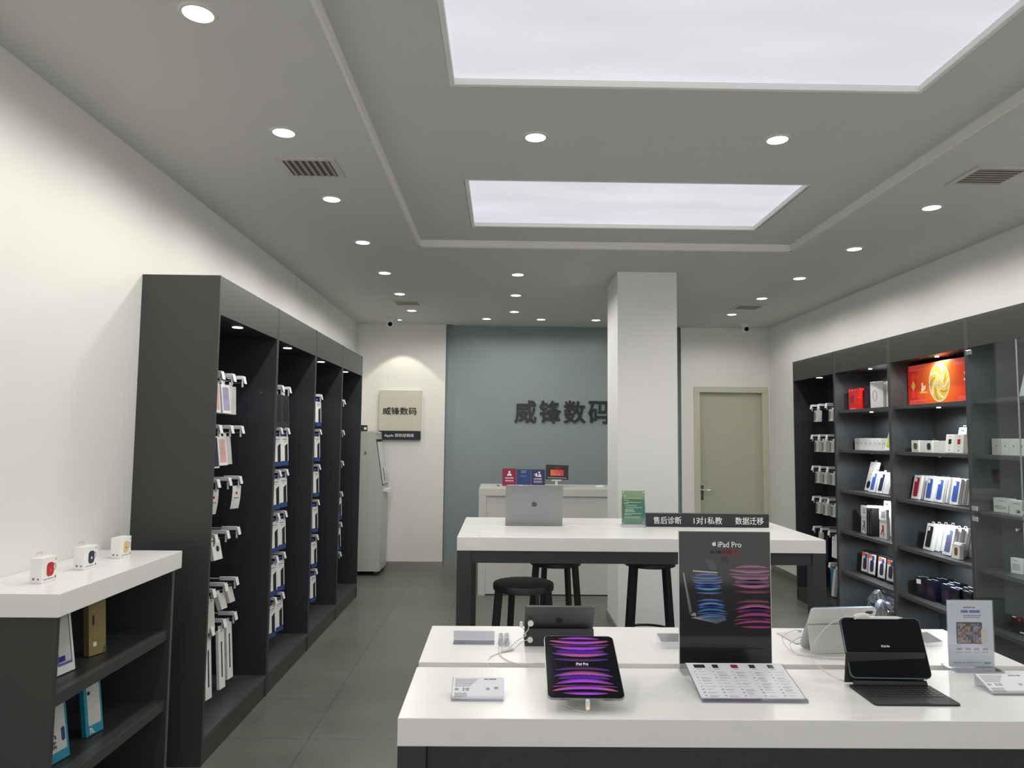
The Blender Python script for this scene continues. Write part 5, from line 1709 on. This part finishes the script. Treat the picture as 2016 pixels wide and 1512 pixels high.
# =================================================================== back counter
t = thing('service_counter', 'white service counter with a recessed front panel before the blue wall', 'counter', (-.247, 7.600, 0))
CW, CD = 2.04, .78
MB().box(0, 0, 1.037, CW, CD, 1.114, .002).build('worktop', M['counter'], t)
MB().box(0, 0, 0, .078, CD, 1.0368, .001).build('side_panel', M['counter'], t)
MB().box(CW - .078, 0, 0, CW, CD, 1.0368, .001).build('side_panel', M['counter'], t)
MB().box(.0782, .020, .012, CW - .0782, .04, 1.0368).build('front_panel', M['counter'], t)
MB().box(.0785, .050, 0, CW - .0785, .06, .0118).build('toe_board', M['inkblack'], t)
CZ = 1.1143
def sign_card(x, y, w, h, m, label, icon):
    t = thing('payment_card', label, 'sign card', (x, y, CZ), 0, -.03, group='coloured cards on the service counter')
    MB().box(-w / 2, -.002, .01, w / 2, .001, .01 + h, .0006).build('card', m, t)
    MB().box(-w / 2 - .002, -.025, 0, w / 2 + .002, .025, .010, .001).build('foot', M['acrylicedge'], t)
    mb = MB()
    c = .01 + h
    if icon == 1:
        mb.cyl((0, -.0028, c - .040), .012, .0008, 'y', 20)
        mb.prism([(-.027, c - .080), (-.008, c - .080), (0, c - .066), (.008, c - .080), (.027, c - .080), (.018, c - .056), (-.018, c - .056)], -.0028, -.002)
        bmesh.ops.triangulate(mb.bm, faces=[f for f in mb.bm.faces if len(f.verts) > 4])
    elif icon == 3:
        mb.cyl((.013, -.0028, c - .032), .011, .0008, 'y', 20)
        mb.prism([(-.004, c - .082), (.042, c - .082), (.026, c - .048), (.012, c - .048)], -.0028, -.002)
        mb.box(-.028, -.0028, c - .080, -.006, -.002, c - .042)
        mb.box(-.045, -.0028, c - .062, -.030, -.002, c - .058); mb.box(-.042, -.0028, c - .052, -.030, -.002, c - .049)
    if icon in (1, 3):
        mb.build('figure_icon', M['inkwhite'], t)
    else:
        mb.bm.free()
    base = [(-.045, .045, c - .104, .009), (-.045, .045, c - .130, .006), (-.045, .045, c - .143, .003)]
    if icon == 2:
        base = [(-.030, .030, c - .018, .007), (-.030, .030, c - .035, .008), (-.045, .045, c - .068, .003), (-.030, .030, c - .082, .003)]
    printlines(t, base, M['inkwhite'] if icon != 2 else M['inklight'], y=-.002)
sign_card(.078, 7.90, .155, .190, M['c_magenta'], 'dark red card with a white figure icon, left of the three on the counter', 1)
sign_card(.236, 7.90, .154, .182, M['c_cobalt'], 'blue card, middle of the three on the counter', 2)
sign_card(.394, 7.90, .154, .182, M['c_violet'], 'purple card with a white figure icon, right of the three on the counter', 3)
t = thing('payment_terminal', 'black tablet-style screen showing an orange panel on a white stand, on the counter', 'screen', (.598, 7.90, CZ), .0)
MB().box(-.055, -.045, 0, .055, .045, .008, .003).build('foot', M['whiteplastic'], t)
MB().box(-.013, -.006, .008, .013, .006, .085).build('post', M['whiteplastic'], t)
MB().box(-.055, -.020, .070, .055, -.002, .084, .003).build('cradle', M['whiteplastic'], t)
b_ = MB().rr(0, .080, .250, .160, .008, 0, .012, n=5).build('body', M['blackplastic'], t, True)
b_.location = (.005, -.018, .084); b_.rotation_euler = (math.radians(-6), math.radians(1.2), 0)
mb = MB()
oc, rc = hx('d0623a'), hx('b02c38')
mb.quad([(-.073, -.0006, .042), (.073, -.0006, .042), (.073, -.0006, .107), (-.073, -.0006, .107)], [oc, rc, rc, oc])
mb.quad([(-.104, -.0006, .012), (.104, -.0006, .012), (.104, -.0006, .026), (-.104, -.0006, .026)], hx('6b655f'))
mb.build('screen_picture', M['screenprint'], b_, recalc=False)
printlines(b_, [(-.020, .028, .134, .008), (-.016, .022, .123, .005)], M['c_red'], y=-.0006)
printlines(b_, [(-.035, -.010, .055, .010), (.010, .032, .055, .010)], M['inklight'], y=-.0008)
t = thing('computer_mouse', 'small white computer mouse on the counter near the pillar', 'mouse', (1.085, 7.93, CZ))
MB().lathe((0, 0, 0), [(0, 0), (.030, 0), (.034, .006), (.030, .016), (.018, .022), (0, .024)], 24).build('shell', M['whiteplastic'], t, True)
t.scale = (1.6, 1, 1)
t = thing('card_reader', 'tiny dark plug lying at the left end of the counter', 'plug', (-.045, 7.99, CZ))
MB().rr(0, .006, .030, .012, .003, -.012, .012).build('body', M['c_brown'], t, True)
MB().tube([(.015, 0, .004), (.05, .02, .003), (.09, .03, .006), (.115, .0, .012)], .002, 6).build('wire', M['cable'], t, True)

# =================================================================== wall signs
t = thing('wall_lettering', 'four large black Chinese characters mounted on the blue wall', 'sign', (0, YR, 0))
u0, wch = .148, .285
for i, ch in enumerate('威锋数码'):
    text('letter', ch, M['signblack'], t, w=.272, h=.285, loc=(.292 + i * .318, -.0005, 1.992), bold=.035, depth=.018)
t = thing('dealer_sign', 'square cream sign over a black strip on the left part of the back wall', 'sign', (-1.3135, YB - .0005, 1.613))
MB().box(-.2675, -.055, .112, .2675, 0, .630, .002).build('cream_panel', M['cream'], t)
MB().box(-.2645, -.052, 0, .2645, 0, .1115, .002).build('black_strip', M['signblack'], t)
text('lettering', '威锋数码', M['inkblack'], t, w=.430, h=.092, loc=(-.005, -.0552, .365), bold=.03, depth=.001)
text('small_lettering', 'Apple 授权经销商', M['inkwhite'], t, w=.375, h=.052, loc=(-.005, -.0522, .052), bold=.008)

# =================================================================== self-service machine
t = thing('self_service_machine', 'tall light grey self-service machine with a slanted screen, on castors at the back left', 'kiosk', (0, 8.585, 0))
prof = [(-1.895, .055), (-1.447, .055), (-1.443, .62), (-1.440, 1.045), (-1.536, 1.660), (-1.536, 1.700), (-1.548, 1.712), (-1.895, 1.712)]
MB().prism(prof, 0, .47).build('cabinet_body', M['kiosk'], t)
def on_slope(s, off=0.0):
    """point on the slanted face: s from 0 at the knee to 1 at the top"""
    n = Vector((.615, 0, .096)).normalized()
    return (-1.440 - .096 * s + n.x * off, 1.045 + .615 * s + n.z * off)
a0, a1 = on_slope(.03, .001), on_slope(.93, .001)
b0, b1 = on_slope(.03, .006), on_slope(.93, .006)
MB().prism([a0, b0, b1, a1], .045, .425).build('screen_surround', M['inkblack'], t)
a0, a1 = on_slope(.05, .0062), on_slope(.88, .0062)
b0, b1 = on_slope(.05, .0075), on_slope(.88, .0075)
MB().prism([a0, b0, b1, a1], .060, .410).build('display', M['tagm'], t)
a0, a1 = on_slope(.06, .0077), on_slope(.45, .0077)
b0, b1 = on_slope(.06, .0083), on_slope(.45, .0083)
MB().prism([a0, b0, b1, a1], .070, .400).build('display_picture', M['c_palegrey'], t)
a0, a1 = on_slope(.10, .0085), on_slope(.38, .0085)
b0, b1 = on_slope(.10, .0090), on_slope(.38, .0090)
MB().prism([a0, b0, b1, a1], .20, .25).build('dark_figure_print', M['c_darknavy'], t)
MB().box(-1.445, .12, .985, -1.375, .34, 1.020, .003).build('scanner_tray', M['whiteplastic'], t)
MB().tube([(-1.47, .20, 1.28), (-1.415, .17, 1.24), (-1.40, .22, 1.14), (-1.39, .24, 1.03), (-1.385, .24, 1.0)], .004, 8).build('cord', M['cable'], t, True)
MB().box(-1.66, -.0008, 1.43, -1.635, .0, 1.47).build('side_badge', M['c_grey'], t)
MB().box(-1.537, .10, 1.672, -1.5345, .13, 1.685).build('camera_slot', M['inkblack'], t)
for px, py in ((-1.86, .05), (-1.50, .05), (-1.86, .42), (-1.50, .42)):
    c = MB().box(px - .022, py - .018, .040, px + .022, py + .018, .0552, .002).build('castor', M['kiosk'], t)
    MB().cyl((px, py - .012, .0225), .022, .024, 'y', 20).build('wheel', M['blackplastic'], c, True)
t = thing('small_black_box', 'small black box standing on top of the self-service machine', 'box', (-1.690, 8.70, 1.7123), .1)
MB().box(-.045, -.03, 0, .035, .05, .075, .002).build('carton', M['c_darkgrey'], t)
MB().box(.0, -.0306, .02, .028, -.0298, .05).build('white_label', M['card'], t)

bpy.context.view_layer.update()
